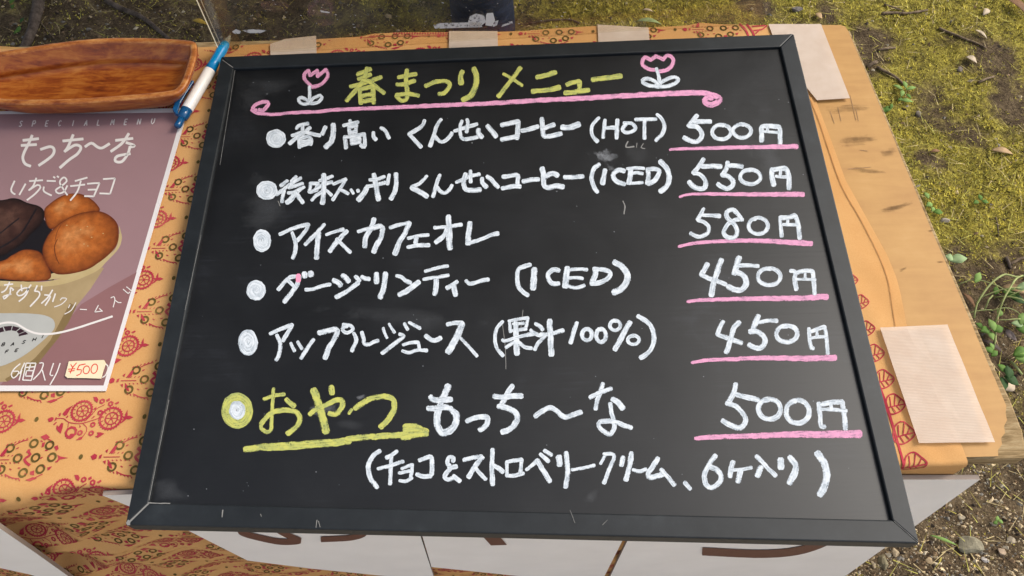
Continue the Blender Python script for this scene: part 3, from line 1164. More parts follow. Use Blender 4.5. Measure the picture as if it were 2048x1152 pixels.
1670,110 1760,240 1800,400 1770,550 1710,680
"""
zc = [0]
def onp(x, y, k=0.0): return at(x, y, ZP + 0.00006 + 0.000006 * (zc[0] % 24) + 0.000004 * k)
SLOT = ['white', 'yellow', 'pink', 'hotpink']
KEY = {'w': 0, 'y': 1, 'p': 2, 'd': 3, 'o': 0}
def bullet(mb, cx, cy, rx, ry, m, pen):
    zc[0] += 1
    mb.face([onp(*p) for p in [(x + RNG.uniform(-.8, .8), y + RNG.uniform(-.8, .8)) for x, y in ell(cx, cy, rx, ry, 26)]], m, [(RNG.random() * 9 + x * 0.3, 0.5) for x, y in ell(cx, cy, rx, ry, 26)])
    zc[0] += 1
    turns = max(2, int(rx / (pen * 0.75))); pts = []
    for i in range(turns * 12):
        a = 2 * math.pi * i / 12; q = 1 - i / (turns * 12) * 0.95
        pts.append((cx + (rx - pen * 0.4) * q * math.cos(a), cy + (ry - pen * 0.4) * q * math.sin(a)))
    ribbon(mb, pts, pen, onp, m, 0.12)
cur, mbs, key, wd, crop = None, [], 0, 8, (0, 0, 1)
for line in STROKES.strip().splitlines():
    line = line.strip()
    if line.startswith('#'):
        cur = MB(); mbs.append((line[1:], cur)); bm_mode = None
    elif line.startswith('@'):
        q = line[1:].split()
        if q[0] == 'c': crop = tuple(float(c) for c in q[1:])
        else:
            bm_mode = q[0]
            if q[0] in KEY: key = KEY[q[0]]; wd = float(q[1])
    else:
        pts = [tuple(float(c) for c in p.split(',')) for p in line.split()]
        sc = crop[2]
        if bm_mode in ('b', 'B', 'o'):
            cx, cy, rx, ry = pts[0]; cx, cy, rx, ry = crop[0] + cx / sc, crop[1] + cy / sc, rx / sc, ry / sc
            zc[0] += 1
            if bm_mode == 'o':
                e = ell(cx, cy, rx, ry, 18, 0, -2.0 + RNG.uniform(-.3, .3)); ribbon(cur, e + [e[0], (e[1][0] + 1, e[1][1] + 1)], wd, onp, 0, 0.12)
            else: bullet(cur, cx, cy, rx, ry, 1 if bm_mode == 'B' else 0, 7.0)
        else:
            zc[0] += 1
            ribbon(cur, [(crop[0] + x / sc, crop[1] + y / sc) for x, y in pts], wd * 1.08, onp, key, 0.11,
                   (0.6, 1.12) if key == 2 and wd > 8.5 and len(pts) > 2 else ((1.0, 1.06) if wd > 8 else (0.9, 1.05)))
for nm, q in mbs: q.build(nm, [M[s] for s in SLOT], board, False, False)
# old half-wiped marks
mb = MB()
for px in ("1160,296 1190,290 1222,286 1252,300 1250,318 1236,330 1215,340 1196,334 1165,322", "1205,318 1235,326 1240,340 1218,352 1204,342", "596,800 680,792 702,806 690,830 640,846 600,836", "700,792 742,780 740,800 712,806"):
    mb = MB(); fan(mb, P(px), lambda x, y: at(x, y, ZP + 0.00004)); mb.build("smudge", [M['smudge']], board, False, False)
zc[0] = 3
for t, wd_ in (("1256,283 1252,294 1268,293", 2.5), ("1274,286 1273,295", 1.5), ("1287,287 1282,295 1290,297", 1.6), ("1246,402 1250,412 1248,428", 2.2), ("560,412 556,402", 1.5), ("1004,642 1010,690 1012,738", 1.2), ("1046,620 1042,655", 1.2)):
    mb = MB(); ribbon(mb, P(t), wd_, lambda x, y, k: at(x, y, ZP + 0.00005), 0, 0.4); mb.build("old_chalk_mark", [M['wear']], board, False, False)
mb = MB()
for px in ("1490,150 1545,160 1585,400 1560,470 1500,300", "1240,280 1310,285 1320,330 1250,345", "480,300 560,330 600,420 540,520 470,480", "600,620 760,600 1000,640 900,690", "470,150 560,140 620,160 560,200 470,230", "300,960 350,950 400,1000 330,1006 297,1006", "1460,240 1530,280 1540,330 1470,310", "1170,985 1200,975 1190,1010 1165,1005", "690,830 760,845 720,870 650,850"):
    mb = MB(); fan(mb, P(px), lambda x, y: at(x, y, ZP + 0.00002)); mb.build("wiped_film", [M['haze_smudge']], board, False, False)
mb = MB(); 
for k in range(80):
    x, y = RNG.uniform(330, 1700), RNG.uniform(150, 1000)
    lo = 467 - (y - 137) * 0.197; hi = 1561 + (y - 93) * 0.236
    if lo + 8 < x < hi - 8: mb.face([at(px_, py_, ZP + 0.00003) for px_, py_ in ell(x, y, RNG.uniform(.5, 1.5), RNG.uniform(.4, 1.0), 6)])
tag(mb.build("paint_specks", [mat('paint_speck', (0.20, 0.21, 0.23), 0.8)], board, False, False), kind="stuff")

# ------------------------------------------------------------------ the printed poster
poster = empty("poster", at(180, 560, ZT)); tag(poster, "mauve poster of round cakes in a paper cup under the wooden dish", "poster")
def onq(x, y, k=1.0): return at(x, y, ZT + 0.0012 + 0.000009 * k)
mb = MB(); slab(mb, [onq(x, y, 0) for x, y in P("-90,224 377,216 212,782 -90,782")], 0.0005); mb.build("paper", [mat('white_paper', (0.66, 0.625, 0.615), 0.4, 0.45)], poster)
def pm(name, c, c2=None, sc=40.0, rough=0.38):
    m = mat(name, c, rough, 0.4)
    if c2: setc(m, ramp(m, nz(m, tex(m, "Object"), sc, 5, 0.65), [(0.35, c2), (0.65, c)]))
    return m
PR = [pm('mauve_ink', (0.285, 0.172, 0.180), (0.265, 0.16, 0.168), 9), pm('plum_ink', (0.235, 0.115, 0.115), (0.215, 0.105, 0.105), 9), pm('kraft_cup_ink', (0.36, 0.265, 0.14), (0.31, 0.225, 0.115), 30),
      pm('cup_rim_ink', (0.46, 0.36, 0.19), (0.40, 0.30, 0.14), 30), pm('chocolate_ink', (0.035, 0.014, 0.012), (0.012, 0.006, 0.007), 110), pm('dark_gap_ink', (0.010, 0.008, 0.010)),
      pm('golden_cake_ink', (0.40, 0.115, 0.022), (0.27, 0.065, 0.012), 60), pm('light_crust_ink', (0.47, 0.17, 0.045), (0.37, 0.105, 0.022), 80), pm('brown_seam_ink', (0.14, 0.035, 0.010)),
      pm('grey_badge_ink', (0.40, 0.40, 0.375), (0.36, 0.36, 0.34), 20), pm('white_ink', (0.66, 0.62, 0.59)), pm('black_ink', (0.012, 0.010, 0.010)), pm('dark_plum_ink', (0.03, 0.012, 0.018)), pm('cup_shade_ink', (0.21, 0.14, 0.06), (0.18, 0.12, 0.05), 30)]
mb = MB(); lay = [1.0]
def qp(t, m, c=(0, 0, 1)):
    lay[0] += 1; mb.face([onq(c[0] + x / c[2], c[1] + y / c[2], lay[0]) for x, y in (P(t) if isinstance(t, str) else t)], m)
def qs(t, m, c=(0, 0, 1), smooth=True):
    lay[0] += 1; mb.face([onq(c[0] + x / c[2], c[1] + y / c[2], lay[0]) for x, y in catmull(P(t), 12, True)], m)
def ql(t, wd, m, c=(0, 0, 1), jit=0.03):
    lay[0] += 0.15; L = lay[0]
    ribbon(mb, [(c[0] + x / c[2], c[1] + y / c[2]) for x, y in P(t)], wd, lambda x, y, k: onq(x, y, L), m, jit, blunt=0.1)
qp("-80,229 365,225 207,771 -80,771", 0)
qp([(0 + x / 7.314, 540 + y / 7.314) for x, y in P("2000,30 1600,250 1190,500 900,850 600,1000")] + P("0,771 207,771"), 1)
cakes = []
def cake(t, hx, hy, dark, midc, light, rough=1.0):
    """one cake of the printed picture: rings of ink colour from its outline in to its lightest spot"""
    lay[0] += 1; o = catmull(P(t), 14, True); n = len(o); base = len(mb.v); cols = []; K = 12
    for k in range(K + 1):
        f = k / K
        for x, y in o:
            X, Y = x + (hx - x) * f, y + (hy - y) * f
            mb.v.append(tuple(onq(Z1[0] + X / Z1[2], Z1[1] + Y / Z1[2], lay[0])))
            q = f ** 0.6 * (0.85 + 0.35 * noise.noise((X * .012, Y * .012, 2)) + 0.12 * noise.noise((X * .06, Y * .06, 4)))
            q = max(0, min(1, q)); a_, b_, r_ = (dark, midc, q * 2) if q < .5 else (midc, light, q * 2 - 1)
            cols.append(tuple(a_[i] + (b_[i] - a_[i]) * r_ for i in range(3)))
    for k in range(K):
        for i in range(n):
            j = (i + 1) % n; mb.f.append([base + k * n + i, base + k * n + j, base + (k + 1) * n + j, base + (k + 1) * n + i]); mb.m.append(14); mb.uv += [(0, 0)] * 4
    cakes.append((base, cols))
CD, CM, CL = (0.12, 0.024, 0.007), (0.42, 0.115, 0.021), (0.62, 0.27, 0.09)
KD, KM, KL = (0.009, 0.005, 0.005), (0.048, 0.020, 0.015), (0.115, 0.055, 0.038)
Z1, Z3, ZB, Z2 = (0, 360, 5.236), (0, 610, 6.4), (0, 540, 7.314), (0, 200, 4.267)
qp(P("-80,545 0,552 90,566 150,555 205,535 208,536 181,578 153,612 137,645 117,676 96,702 75,728 45,748 14,763 -80,768"), 2)
qp(P("153,612 137,645 117,676 96,702 75,728 45,748 14,763 10,758 40,740 70,716 100,682 122,640 140,606"), 13)
qs("-420,800 0,1035 200,1062 450,1065 640,1030 900,960 1080,850 1200,730 1250,600 1245,480 1270,560 1275,620 1240,720 1120,850 1000,960 700,1080 400,1120 0,1110 -420,1040", 3, Z1)
qp("-420,260 0,210 300,240 540,500 620,980 560,1050 300,1065 -420,1040", 5, Z1)
qs("250,1062 640,1030 900,960 1100,850 1245,640 1262,560 1100,640 900,800 600,960 300,1040", 3, Z1)
cake("465,310 520,250 620,180 720,145 840,145 940,190 1010,250 1045,320 950,360 800,390 660,440 560,510 510,500 470,410", 660, 265, CD, CM, CL)
cake("-420,240 0,212 120,190 200,200 290,240 400,270 458,320 462,400 420,480 330,560 240,660 120,740 0,800 -420,840", 90, 380, KD, KM, KL)
ql("0,710 120,640 220,560 300,440 380,300", 3, 5, Z1); ql("0,560 110,470 200,400", 2.5, 5, Z1)
cake("-420,900 0,850 120,790 230,735 340,730 430,765 490,880 535,980 500,1045 300,1062 0,1036 -420,990", 190, 880, CD, CM, CL)
cake("445,730 480,620 550,520 660,430 800,360 940,328 1030,325 1130,360 1210,430 1240,500 1240,600 1210,700 1100,810 950,920 800,970 650,990 560,970 500,900 460,820", 720, 570, CD, CM, CL)
for hx_, hy_ in ((915, 487), (845, 520), (700, 475), (880, 670), (920, 690), (1080, 560), (960, 600)): qs(" ".join("%f,%f" % p for p in ell(hx_, hy_, 9, 5, 6)), 3, Z1)
ql("600,620 570,700 585,800 620,880", 2, 8, Z1); ql("1235,500 1235,620 1190,720 1060,840 900,935", 2.2, 8, Z1); ql("640,470 600,540 575,640", 1.2, 8, Z1)
qs("-200,100 0,105 200,104 400,110 560,130 660,170 700,230 690,310 600,410 450,540 300,650 150,730 0,785 -200,800", 9, Z3)
ql("-100,275 0,240 100,224 200,236 280,280 370,330 480,365 640,370 800,345 1000,290 1200,225 1440,145", 4, 10, Z3)
for t in ("45,275 155,265 140,325 70,335", "165,268 255,290 205,335 148,325", "262,300 320,335 240,370 212,340", "325,340 362,372 240,402 238,376", "-40,310 35,280 55,338 -20,358"): qp(t, 12, Z3)
# badge letters, small stroke alphabet
FONT = {'A': "0,10 4,0 4,0 8,10|1.6,6.5 6.4,6.5", 'B': "0,0 0,10|0,0 6,0 7,2.5 5.5,4.8 0,5|0,5 6.5,5.2 8,7.5 6.5,10 0,10", 'C': "8,1.5 4,0 0,5 4,10 8,8.5", 'E': "7,0 0,0 0,0 0,10 0,10 7,10|0,5 6,5", 'F': "7,0 0,0 0,0 0,10|0,5 6,5", 'H': "0,0 0,10|8,0 8,10|0,5 8,5",
        'I': "4,0 4,10", 'L': "0,0 0,10 0,10 7,10", 'M': "0,10 1,0 1,0 4.5,7 4.5,7 8,0 8,0 9,10", 'N': "0,10 0,0 0,0 8,10 8,10 8,0", 'P': "0,10 0,0|0,0 6,0 8,2.6 6,5.4 0,5.4", 'S': "8,1.2 4,0 0.5,2 4,4.8 7.8,7.4 4,10 0,8.8", 'U': "0,0 0,7 4,10 8,7 8,0"}
def letter(ch, x, y, h, wd, m, shear=-0.25, wide=0.7, rise=0.0):
    for run in FONT[ch].split('|'):
        pts = [(x + (a - 4) * h / 10 * wide + shear * (b - 5) * h / 10, y + (b - 5) * h / 10 + rise * (a - 4) * h / 10) for a, b in P(run)]
        lay[0] += 0.05; L = lay[0]; ribbon(mb, pts, wd, lambda px_, py_, k: onq(px_, py_, L), m, 0.02, blunt=0.1)
for ch, x, y in (('B', 45, 503), ('A', 165, 500), ('S', 305, 474), ('H', 440, 440), ('I', 545, 405)): letter(ch, Z3[0] + x / 6.4, Z3[1] + y / 6.4, 6.2, 1.7, 11, -0.5, 1.2, -0.25)
for ch, x, y in (('C', -150, 640), ('A', -30, 618), ('F', 90, 596), ('E', 215, 578)): letter(ch, Z3[0] + x / 6.4, Z3[1] + y / 6.4, 6.0, 1.7, 11, -0.5, 1.2, -0.2)
for ch, x, y in (('S', 178, 203), ('P', 290, 201), ('E', 402, 200), ('C', 510, 199), ('I', 624, 198), ('A', 735, 195), ('L', 845, 192), ('M', 960, 189), ('E', 1075, 187), ('N', 1187, 184), ('U', 1305, 181)): letter(ch, Z2[0] + x / 4.267, Z2[1] + y / 4.267, 11, 2.0, 10, -0.25, 0.62, -0.05)
def many(txt, wd, m, c):
    for t in txt.strip().splitlines(): ql(t, wd, m, c)
many("""195,345 330,330
180,388 312,380
275,300 245,370 205,450 195,500 215,545 262,565
345,422 430,398 462,425 440,480 330,560
535,350 710,332
625,295 580,400 550,442
550,440 640,385 690,405 660,460 590,510 510,580
725,400 780,368 830,400 870,410 935,372
985,345 1135,328
1100,285 1040,370 945,440
1075,362 1148,390 1108,402
1110,395 1090,460 1040,525 985,522 1000,480 1112,458""", 5.5, 10, Z2)
many("""125,690 95,760 105,790 130,805
218,715 165,810
250,692 365,685
310,665 285,730 245,772
255,765 320,725 345,745 300,800 230,855
400,690 475,692
375,740 375,780 440,815
455,655 470,665
487,650 502,660
575,812 540,760 510,700 545,660 570,690 530,730 475,770 500,797 545,782 575,730
640,692 745,662
600,735 725,722
690,690 660,780 600,858
745,715 850,708 850,708 800,822 800,822 720,820
750,766 825,764
880,675 982,668 982,668 940,800 940,800 850,797""", 3.4, 10, Z2)
many("""60,220 190,205
140,175 85,290 20,330
155,255 200,290 180,300
150,260 145,340 60,425 45,390 165,350
310,215 320,310
455,215 350,350 270,375 245,350 290,290 390,260 410,300 360,390 275,460
545,225 505,310
610,230 605,300
505,310 570,322 570,390 440,535
650,365 735,385 660,520
770,290 700,400 605,490
810,345 770,465""", 3.0, 10, ZB)
many("""905,410 880,442
905,410 975,420 900,500 795,540
1025,505 1000,555
1110,475 1040,590 945,645
1170,575 1270,580
1440,515 1385,615 1385,615 1500,600
1450,560 1500,605
1620,410 1665,390 1680,440 1655,545
1680,440 1730,475 1775,475
1800,280 1875,345 1875,345 1900,320
1850,245 1930,310""", 1.9, 10, ZB)
many("""260,750 180,820 145,890 170,935 220,900 240,850 170,850
315,740 250,880
280,830 245,965
335,745 290,960
335,745 460,745 460,745 400,965 400,965 290,960
325,800 440,790
390,760 370,830
340,840 430,840 430,840 410,910 410,910 325,910 325,910 340,840
505,745 555,745 520,850 425,955
540,830 578,965
685,745 640,890 680,900
770,745 720,880 640,1022
1350,750 1385,800 1350,900 1310,925""", 2.4, 10, Z3)
ink = mat('printed_cake_ink', (0.3, 0.1, 0.02), 0.38, 0.4); at_ = nodes(ink)[0].new("ShaderNodeAttribute"); at_.attribute_name = "ink"
setc(ink, mixc(ink, 0.8, at_.outputs["Color"], ramp(ink, nz(ink, tex(ink, "Object"), 190, 4, 0.7), [(0.36, (0.62,) * 3), (0.64, (1.0,) * 3)]), 'MULTIPLY'))
pr = mb.build("print", PR + [ink], poster, False, False)
ca = pr.data.color_attributes.new("ink", 'FLOAT_COLOR', 'POINT')
for base, cols in cakes:
    for i, q in enumerate(cols): ca.data[base + i].color = (*q, 1)
price = empty("price_sticker", onq(170, 738, 8)); tag(price, "small cream price sticker with red handwriting on the poster", "sticker")
mb = MB(); slab(mb, [at(x / 6.4, 610 + y / 6.4, ZT + 0.0030) for x, y in P("880,722 960,716 1330,703 1352,742 1320,840 1290,942 1100,934 860,932 833,905 860,800")], 0.0008)
mb.build("label_paper", [pm('cream_sticker', (0.74, 0.64, 0.44), (0.70, 0.60, 0.40), 30)], price)
mb = MB()
for t in ("905,760 930,800", "980,742 930,800 900,872", "875,822 960,815", "880,847 950,840", "1015,772 985,830", "1015,770 1092,755", "990,830 1040,830 1030,880 980,903"):
    ribbon(mb, [(x / 6.4, 610 + y / 6.4) for x, y in P(t)], 2.0, lambda x, y, k: at(x, y, ZT + 0.00305 + 0.00001 * k), 0, 0.1)
for cx, cy, rx, ry in ((1105, 830, 40, 52), (1207, 815, 40, 62)):
    e = [(x / 6.4, 610 + y / 6.4) for x, y in ell(cx, cy, rx, ry, 14, 0.3)]
    ribbon(mb, e + [e[0]], 2.0, lambda x, y, k: at(x, y, ZT + 0.00305 + 0.00001 * k), 0, 0.1)
mb.build("lettering", [pm('red_pen', (0.62, 0.05, 0.03))], price, False, False)

# ------------------------------------------------------------------ wooden dish
m = M['dish'] = mat('polished_reddish_wood', (0.3, 0.1, 0.02), 0.42, 0.45)
v = tex(m, "Object", (16, 60, 40), (0, 0, -0.06)); a = nz(m, v, 1.2, 7, 0.68, 1.9); bnd = nz(m, tex(m, "Object", (11, 3, 4), (0, 0, 0.25)), 1.2, 4, 0.6, 0.8); fine = nz(m, tex(m, "Object", (40, 330, 120), (0, 0, -0.06)), 1.0, 3, 0.6, 0.5)
mx = mixc(m, 0.40, a, bnd); mx = mixc(m, 0.25, mx, fine)
setc(m, ramp(m, mx, [(0.36, (0.10, 0.016, 0.004)), (0.45, (0.25, 0.052, 0.008)), (0.53, (0.38, 0.108, 0.015)), (0.66, (0.52, 0.205, 0.042))]))
nodes(m)[2].inputs["Coat Weight"].default_value = 0.22; nodes(m)[2].inputs["Coat Roughness"].default_value = 0.22; bump(m, fine, 0.15, 0.0005)
HB = 0.033
rim = catmull(P("393,88 394,102 386,132 374,165 358,184 330,191 250,199 150,206 60,208 0,206 -60,194 -96,168 -102,140 -74,117 -20,105 40,95 120,83 200,75 280,74 340,76 384,80 391,83"), 9, True)
rim = [at(x, y, ZT + HB) for x, y in rim]; cen = sum(rim, Vector()) / len(rim)
def ringat(k, z, kx=None):
    kx = kx or k
    return [Vector((cen.x + (p.x - cen.x) * kx, cen.y + (p.y - cen.y) * k, z)) for p in rim]
def inset(d, z):
    n = len(rim); out = []
    for i, p in enumerate(rim):
        t = (rim[(i + 1) % n] - rim[i - 1]).normalized(); nn = Vector((-t.y, t.x, 0))
        if nn.dot(cen - p) < 0: nn = -nn
        out.append(Vector((p.x + nn.x * d, p.y + nn.y * d, z)))
    return out
zr = ZT + HB
prof = [ringat(0.70, ZT + 0.0040, 0.80), ringat(0.78, ZT + 0.006, 0.85), ringat(0.90, ZT + 0.018, 0.94), inset(-0.0004, zr - 0.006), inset(0.0, zr - 0.0012), inset(0.0014, zr), inset(0.0058, zr), inset(0.0072, zr - 0.0014),
        inset(0.0090, zr - 0.0060), inset(0.0126, zr - 0.0125), inset(0.0175, zr - 0.0180), ringat(0.66, zr - 0.0222, 0.84), ringat(0.48, zr - 0.0248, 0.68), ringat(0.24, zr - 0.0256, 0.38)]
rimw = mat('paler_rim_wood', (0.42, 0.15, 0.035), 0.4, 0.45); a = nz(rimw, tex(rimw, "Object", (30, 60, 40)), 1.5, 6, 0.7); setc(rimw, ramp(rimw, a, [(0.36, (0.20, 0.045, 0.010)), (0.5, (0.40, 0.13, 0.028)), (0.66, (0.58, 0.27, 0.08))]))  # rim faces get a paler wood colour than the bowl
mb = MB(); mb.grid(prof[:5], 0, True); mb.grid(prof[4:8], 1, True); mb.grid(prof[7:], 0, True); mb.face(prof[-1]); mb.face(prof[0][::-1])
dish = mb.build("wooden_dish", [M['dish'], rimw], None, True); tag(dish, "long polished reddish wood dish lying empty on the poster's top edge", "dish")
dish.modifiers.new("sub", 'SUBSURF').render_levels = 1

# ------------------------------------------------------------------ pen
pen = empty("ballpoint_pen", at(405, 165, ZT)); tag(pen, "blue and white click ballpoint pen beside the board's top left corner", "pen")
a0 = at(459, 74, ZT + 0.008); a1 = at(354, 254, ZT + 0.008); ax = (a1 - a0).normalized(); L = (a1 - a0).length
ex = ax.cross(Vector((0, 0, 1))).normalized(); ez = ex.cross(ax)
def lathe(prof, n=20):
    mb = MB(); rows = [[a0 + ax * (t * L) + (ex * math.cos(q) + ez * math.sin(q)) * (r * 0.00078) for q in [2 * math.pi * k / n for k in range(n)]] for t, r in prof]
    mb.grid(rows, 0, True); mb.face(rows[0]); mb.face(rows[-1][::-1]); return mb
blue = mat('translucent_blue_plastic', (0.0, 0.27, 0.62), 0.25, 0.5); blue.node_tree.nodes["Principled BSDF"].inputs["Transmission Weight"].default_value = 0.15
dblue = mat('deep_blue_plastic', (0.004, 0.085, 0.23), 0.18, 0.5); dblue.node_tree.nodes["Principled BSDF"].inputs["Transmission Weight"].default_value = 0.2
wp = mat('white_plastic', (0.80, 0.77, 0.74), 0.25, 0.5); clear = mat('frosted_clear_plastic', (0.55, 0.58, 0.58), 0.2, 0.5); clear.node_tree.nodes["Principled BSDF"].inputs["Transmission Weight"].default_value = 0.5
lathe([(-0.02, 1.0), (0.0, 2.0), (0.04, 4.0), (0.085, 5.6)]).build("tip", [clear], pen, True)
lathe([(0.075, 5.4), (0.10, 6.6), (0.16, 7.1), (0.22, 6.7), (0.30, 6.7), (0.392, 7.6)]).build("grip", [blue], pen, True)
lathe([(0.392, 7.7), (0.396, 7.9), (0.60, 7.9), (0.815, 7.7), (0.82, 7.4)]).build("barrel", [wp], pen, True)
cap = lathe([(0.82, 7.6), (0.87, 7.3), (0.905, 6.4), (0.915, 5.0)]).build("cap_end", [dblue], pen, True)
lathe([(0.90, 4.8), (0.985, 4.8), (1.0, 4.0)]).build("click_button", [dblue], cap, True)
mb = MB(); side = ex * 0.93 + ez * 0.36
cw = ax.cross(side).normalized() * 0.0026; rows = []
for t, o_, th in ((0.90, 6.0, 3.0), (0.87, 10.0, 4.6), (0.80, 11.6, 4.2), (0.68, 11.2, 3.6), (0.585, 10.2, 3.0), (0.555, 9.2, 1.6)):
    c = a0 + ax * (t * L) + side * (o_ * 0.00095); q = side * (th * 0.0006)
    rows.append([c - cw - q, c + cw - q, c + cw + q, c - cw + q])
mb.grid(rows, 0, True); mb.face(rows[0]); mb.face(rows[-1][::-1]); mb.build("clip", [dblue], cap, bevel=0.0005)

# ------------------------------------------------------------------ clear acrylic screen standing behind the board
pane = empty("acrylic_screen", at(443, 112, ZT)); tag(pane, "clear acrylic screen standing along the back edge of the board, smeared with tape residue", "screen")
A_, B_ = at(443, 111, ZT), at(1527, 46, ZT); dirp = (B_ - A_).normalized(); np_ = Vector((dirp.y, -dirp.x, 0))
am = bpy.data.materials.new('clear_acrylic'); am.use_nodes = True; n_, l_ = am.node_tree.nodes, am.node_tree.links
for x in list(n_):
    if x.type != 'OUTPUT_MATERIAL': n_.remove(x)
out = [x for x in n_ if x.type == 'OUTPUT_MATERIAL'][0]
tr = n_.new("ShaderNodeBsdfTransparent"); tr.inputs[0].default_value = (0.88, 0.855, 0.80, 1); gl = n_.new("ShaderNodeBsdfGlossy"); gl.inputs["Roughness"].default_value = 0.06
df = n_.new("ShaderNodeBsdfDiffuse"); df.inputs[0].default_value = (0.45, 0.40, 0.33, 1)
fr = n_.new("ShaderNodeValue"); fr.outputs[0].default_value = 0.05
m1 = n_.new("ShaderNodeMixShader"); m2 = n_.new("ShaderNodeMixShader")
tcd = n_.new("ShaderNodeTexCoord"); no_ = n_.new("ShaderNodeTexNoise"); no_.inputs["Scale"].default_value = 14; no_.inputs["Detail"].default_value = 6
mr = n_.new("ShaderNodeMapRange"); mr.inputs[1].default_value = 0.45; mr.inputs[2].default_value = 0.8; mr.inputs[3].default_value = 0.015; mr.inputs[4].default_value = 0.12
l_.new(tcd.outputs["Object"], no_.inputs["Vector"]); l_.new(no_.outputs["Fac"], mr.inputs[0]); l_.new(mr.outputs[0], m1.inputs[0])
l_.new(tr.outputs[0], m1.inputs[1]); l_.new(df.outputs[0], m1.inputs[2]); l_.new(fr.outputs[0], m2.inputs[0]); l_.new(m1.outputs[0], m2.inputs[1]); l_.new(gl.outputs[0], m2.inputs[2]); l_.new(m2.outputs[0], out.inputs[0])
edge = mat('bright_cut_acrylic_edge', (0.85, 0.83, 0.72), 0.4)
def sheet(p, q, h, th, name):
    mb = MB(); d = (q - p).normalized(); nn = Vector((d.y, -d.x, 0)) * th / 2; up = Vector((0, 0, h))
    f = [p + nn, q + nn, q + nn + up, p + nn + up]; g = [p - nn, q - nn, q - nn + up, p - nn + up]
    mb.face(f, 0); mb.face(g[::-1], 0)
    for i in range(4): k = (i + 1) % 4; mb.face([f[i], g[i], g[k], f[k]], 1 if i == 3 or i == 2 else 0)
    return mb.build(name, [am, edge], pane)
sheet(A_, B_, 0.42, 0.0026, "front_sheet")
C_ = at(482, 86, ZT); sheet(A_ + (C_ - A_).normalized() * 0.004, C_, 0.42, 0.0026, "side_wing")
# white paint and tape residue stuck to the sheet
rs = mat('white_residue', (0.72, 0.68, 0.64), 0.9); v = tex(rs, "Object"); seta(rs, ramp(rs, nz(rs, v, 240, 4, 0.7), [(0.36, (0.15,) * 3), (0.50, (0.95,) * 3)]))
rs2 = mat('white_tape_scrap', (0.76, 0.72, 0.67), 0.9)
def onpane(x, y, k=1.0): return on_plane(x, y, A_ + np_ * 0.0016, np_) + np_ * (0.0002 * k)
mb = MB()
for t in ("866,50 880,46 960,44 965,54 870,57", "936,44 940,32 952,27 968,30 972,44 960,53 940,50", "985,44 997,40 994,50 986,54", "464,63 472,58 482,62 480,67 470,68", "484,60 510,58 534,61 520,66 500,66 490,63", "1004,50 1024,42 1026,46 1002,54", "640,20 660,24 658,26 642,24"):
    mb = MB(); mb.face([onpane(*p) for p in P(t)], 0); mb.build("tape_residue", [rs], pane, False, False)
for t in ("972,30 974,26 986,25 990,40 984,52 971,50", "492,61 510,59 524,61 512,65"): mb = MB(); mb.face([onpane(*p, 2) for p in P(t)], 0); mb.build("tape_scrap", [rs2], pane, False, False)
mb = MB()
for k in range(60):
    x, y = RNG.uniform(480, 1200), RNG.uniform(-20, 56); mb.face([onpane(*p) for p in ell(x, y, RNG.uniform(.6, 3.2), RNG.uniform(.4, .9), 6, RNG.uniform(-.3, .5))], 0)
tag(mb.build("paint_specks", [rs], pane, False, False), kind="stuff")
film = mat('reddish_smear', (0.30, 0.17, 0.13), 0.9, 0.1); v = tex(film, "Object"); seta(film, ramp(film, nz(film, v, 40, 5, 0.6), [(0.40, (0,) * 3), (0.62, (0.35,) * 3)]))
mb = MB()
for t in ("520,2 560,0 580,10 570,24 545,24 524,16", "1400,44 1420,28 1450,24 1480,30 1500,40 1470,46", "620,40 660,36 690,46 640,52"): mb = MB(); mb.face([onpane(*p, 3) for p in P(t)]); mb.build("smear", [film], pane, False, False)

# ------------------------------------------------------------------ ground: mossy soil reaching the horizon
import numpy as np
BARE = [(at(x, y, 0).x, at(x, y, 0).y, r) for x, y, r in ((1990, 105, .10), (1762, 78, .07), (1735, 62, .05), (1868, 312, .05), (2010, 540, .07), (1990, 640, .10), (1990, 720, .12), (1950, 262, .05), (2040, 200, .08), (1660, 20, .05))]
def mossy(x, y):
    f = min(1, max(0, (y - 0.36) / 0.26)); l = min(1, max(0.18, 0.18 + (x + 0.55) / 1.1)); p = 1.0
    for bx, by, r in BARE: p *= 1 - 0.9 * math.exp(-(((x - bx) ** 2 + ((y - by) * .8) ** 2) / (r * r)) * (1.2 + noise.noise((x * 14, y * 14, 6))))
    return p * f * l * min(1, max(0.12, (noise.noise((x * 2.6, y * 2.6, 0)) * 0.6 + noise.noise((x * 9, y * 9, 3)) * 0.5 + 0.46) * 1.8))
def gz(x, y):
    r = math.exp(-((x * x + (y - 0.9) ** 2) / 9.0))
    return (0.020 * noise.noise((x * 2.1, y * 2.1, 4)) + 0.010 * noise.noise((x * 7, y * 7, 8)) + 0.005 * noise.noise((x * 21, y * 21, 1))) * r - 0.012
def axis(c, n, fine, far):
    out = []
    for i in range(-n, n + 1):
        t = i / n; out.append(c + math.copysign(fine * abs(t) + (far - fine) * abs(t) ** 7, t))
    return out
gx, gy = axis(0.15, 130, 2.2, 40), axis(0.95, 130, 2.2, 40)
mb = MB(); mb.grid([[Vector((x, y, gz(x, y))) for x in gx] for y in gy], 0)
m = M['ground'] = mat('mossy_soil', (0.1, 0.08, 0.04), 0.95, 0.1)
v = tex(m, "Object"); big = nz(m, v, 2.6, 5, 0.6); mid = nz(m, v, 28, 6, 0.68, 0.4); fin = nz(m, v, 190, 5, 0.7)
soil = ramp(m, mixc(m, 0.5, mid, fin), [(0.36, (0.038, 0.026, 0.016)), (0.50, (0.12, 0.085, 0.050)), (0.64, (0.25, 0.185, 0.11)), (0.74, (0.40, 0.32, 0.20))])
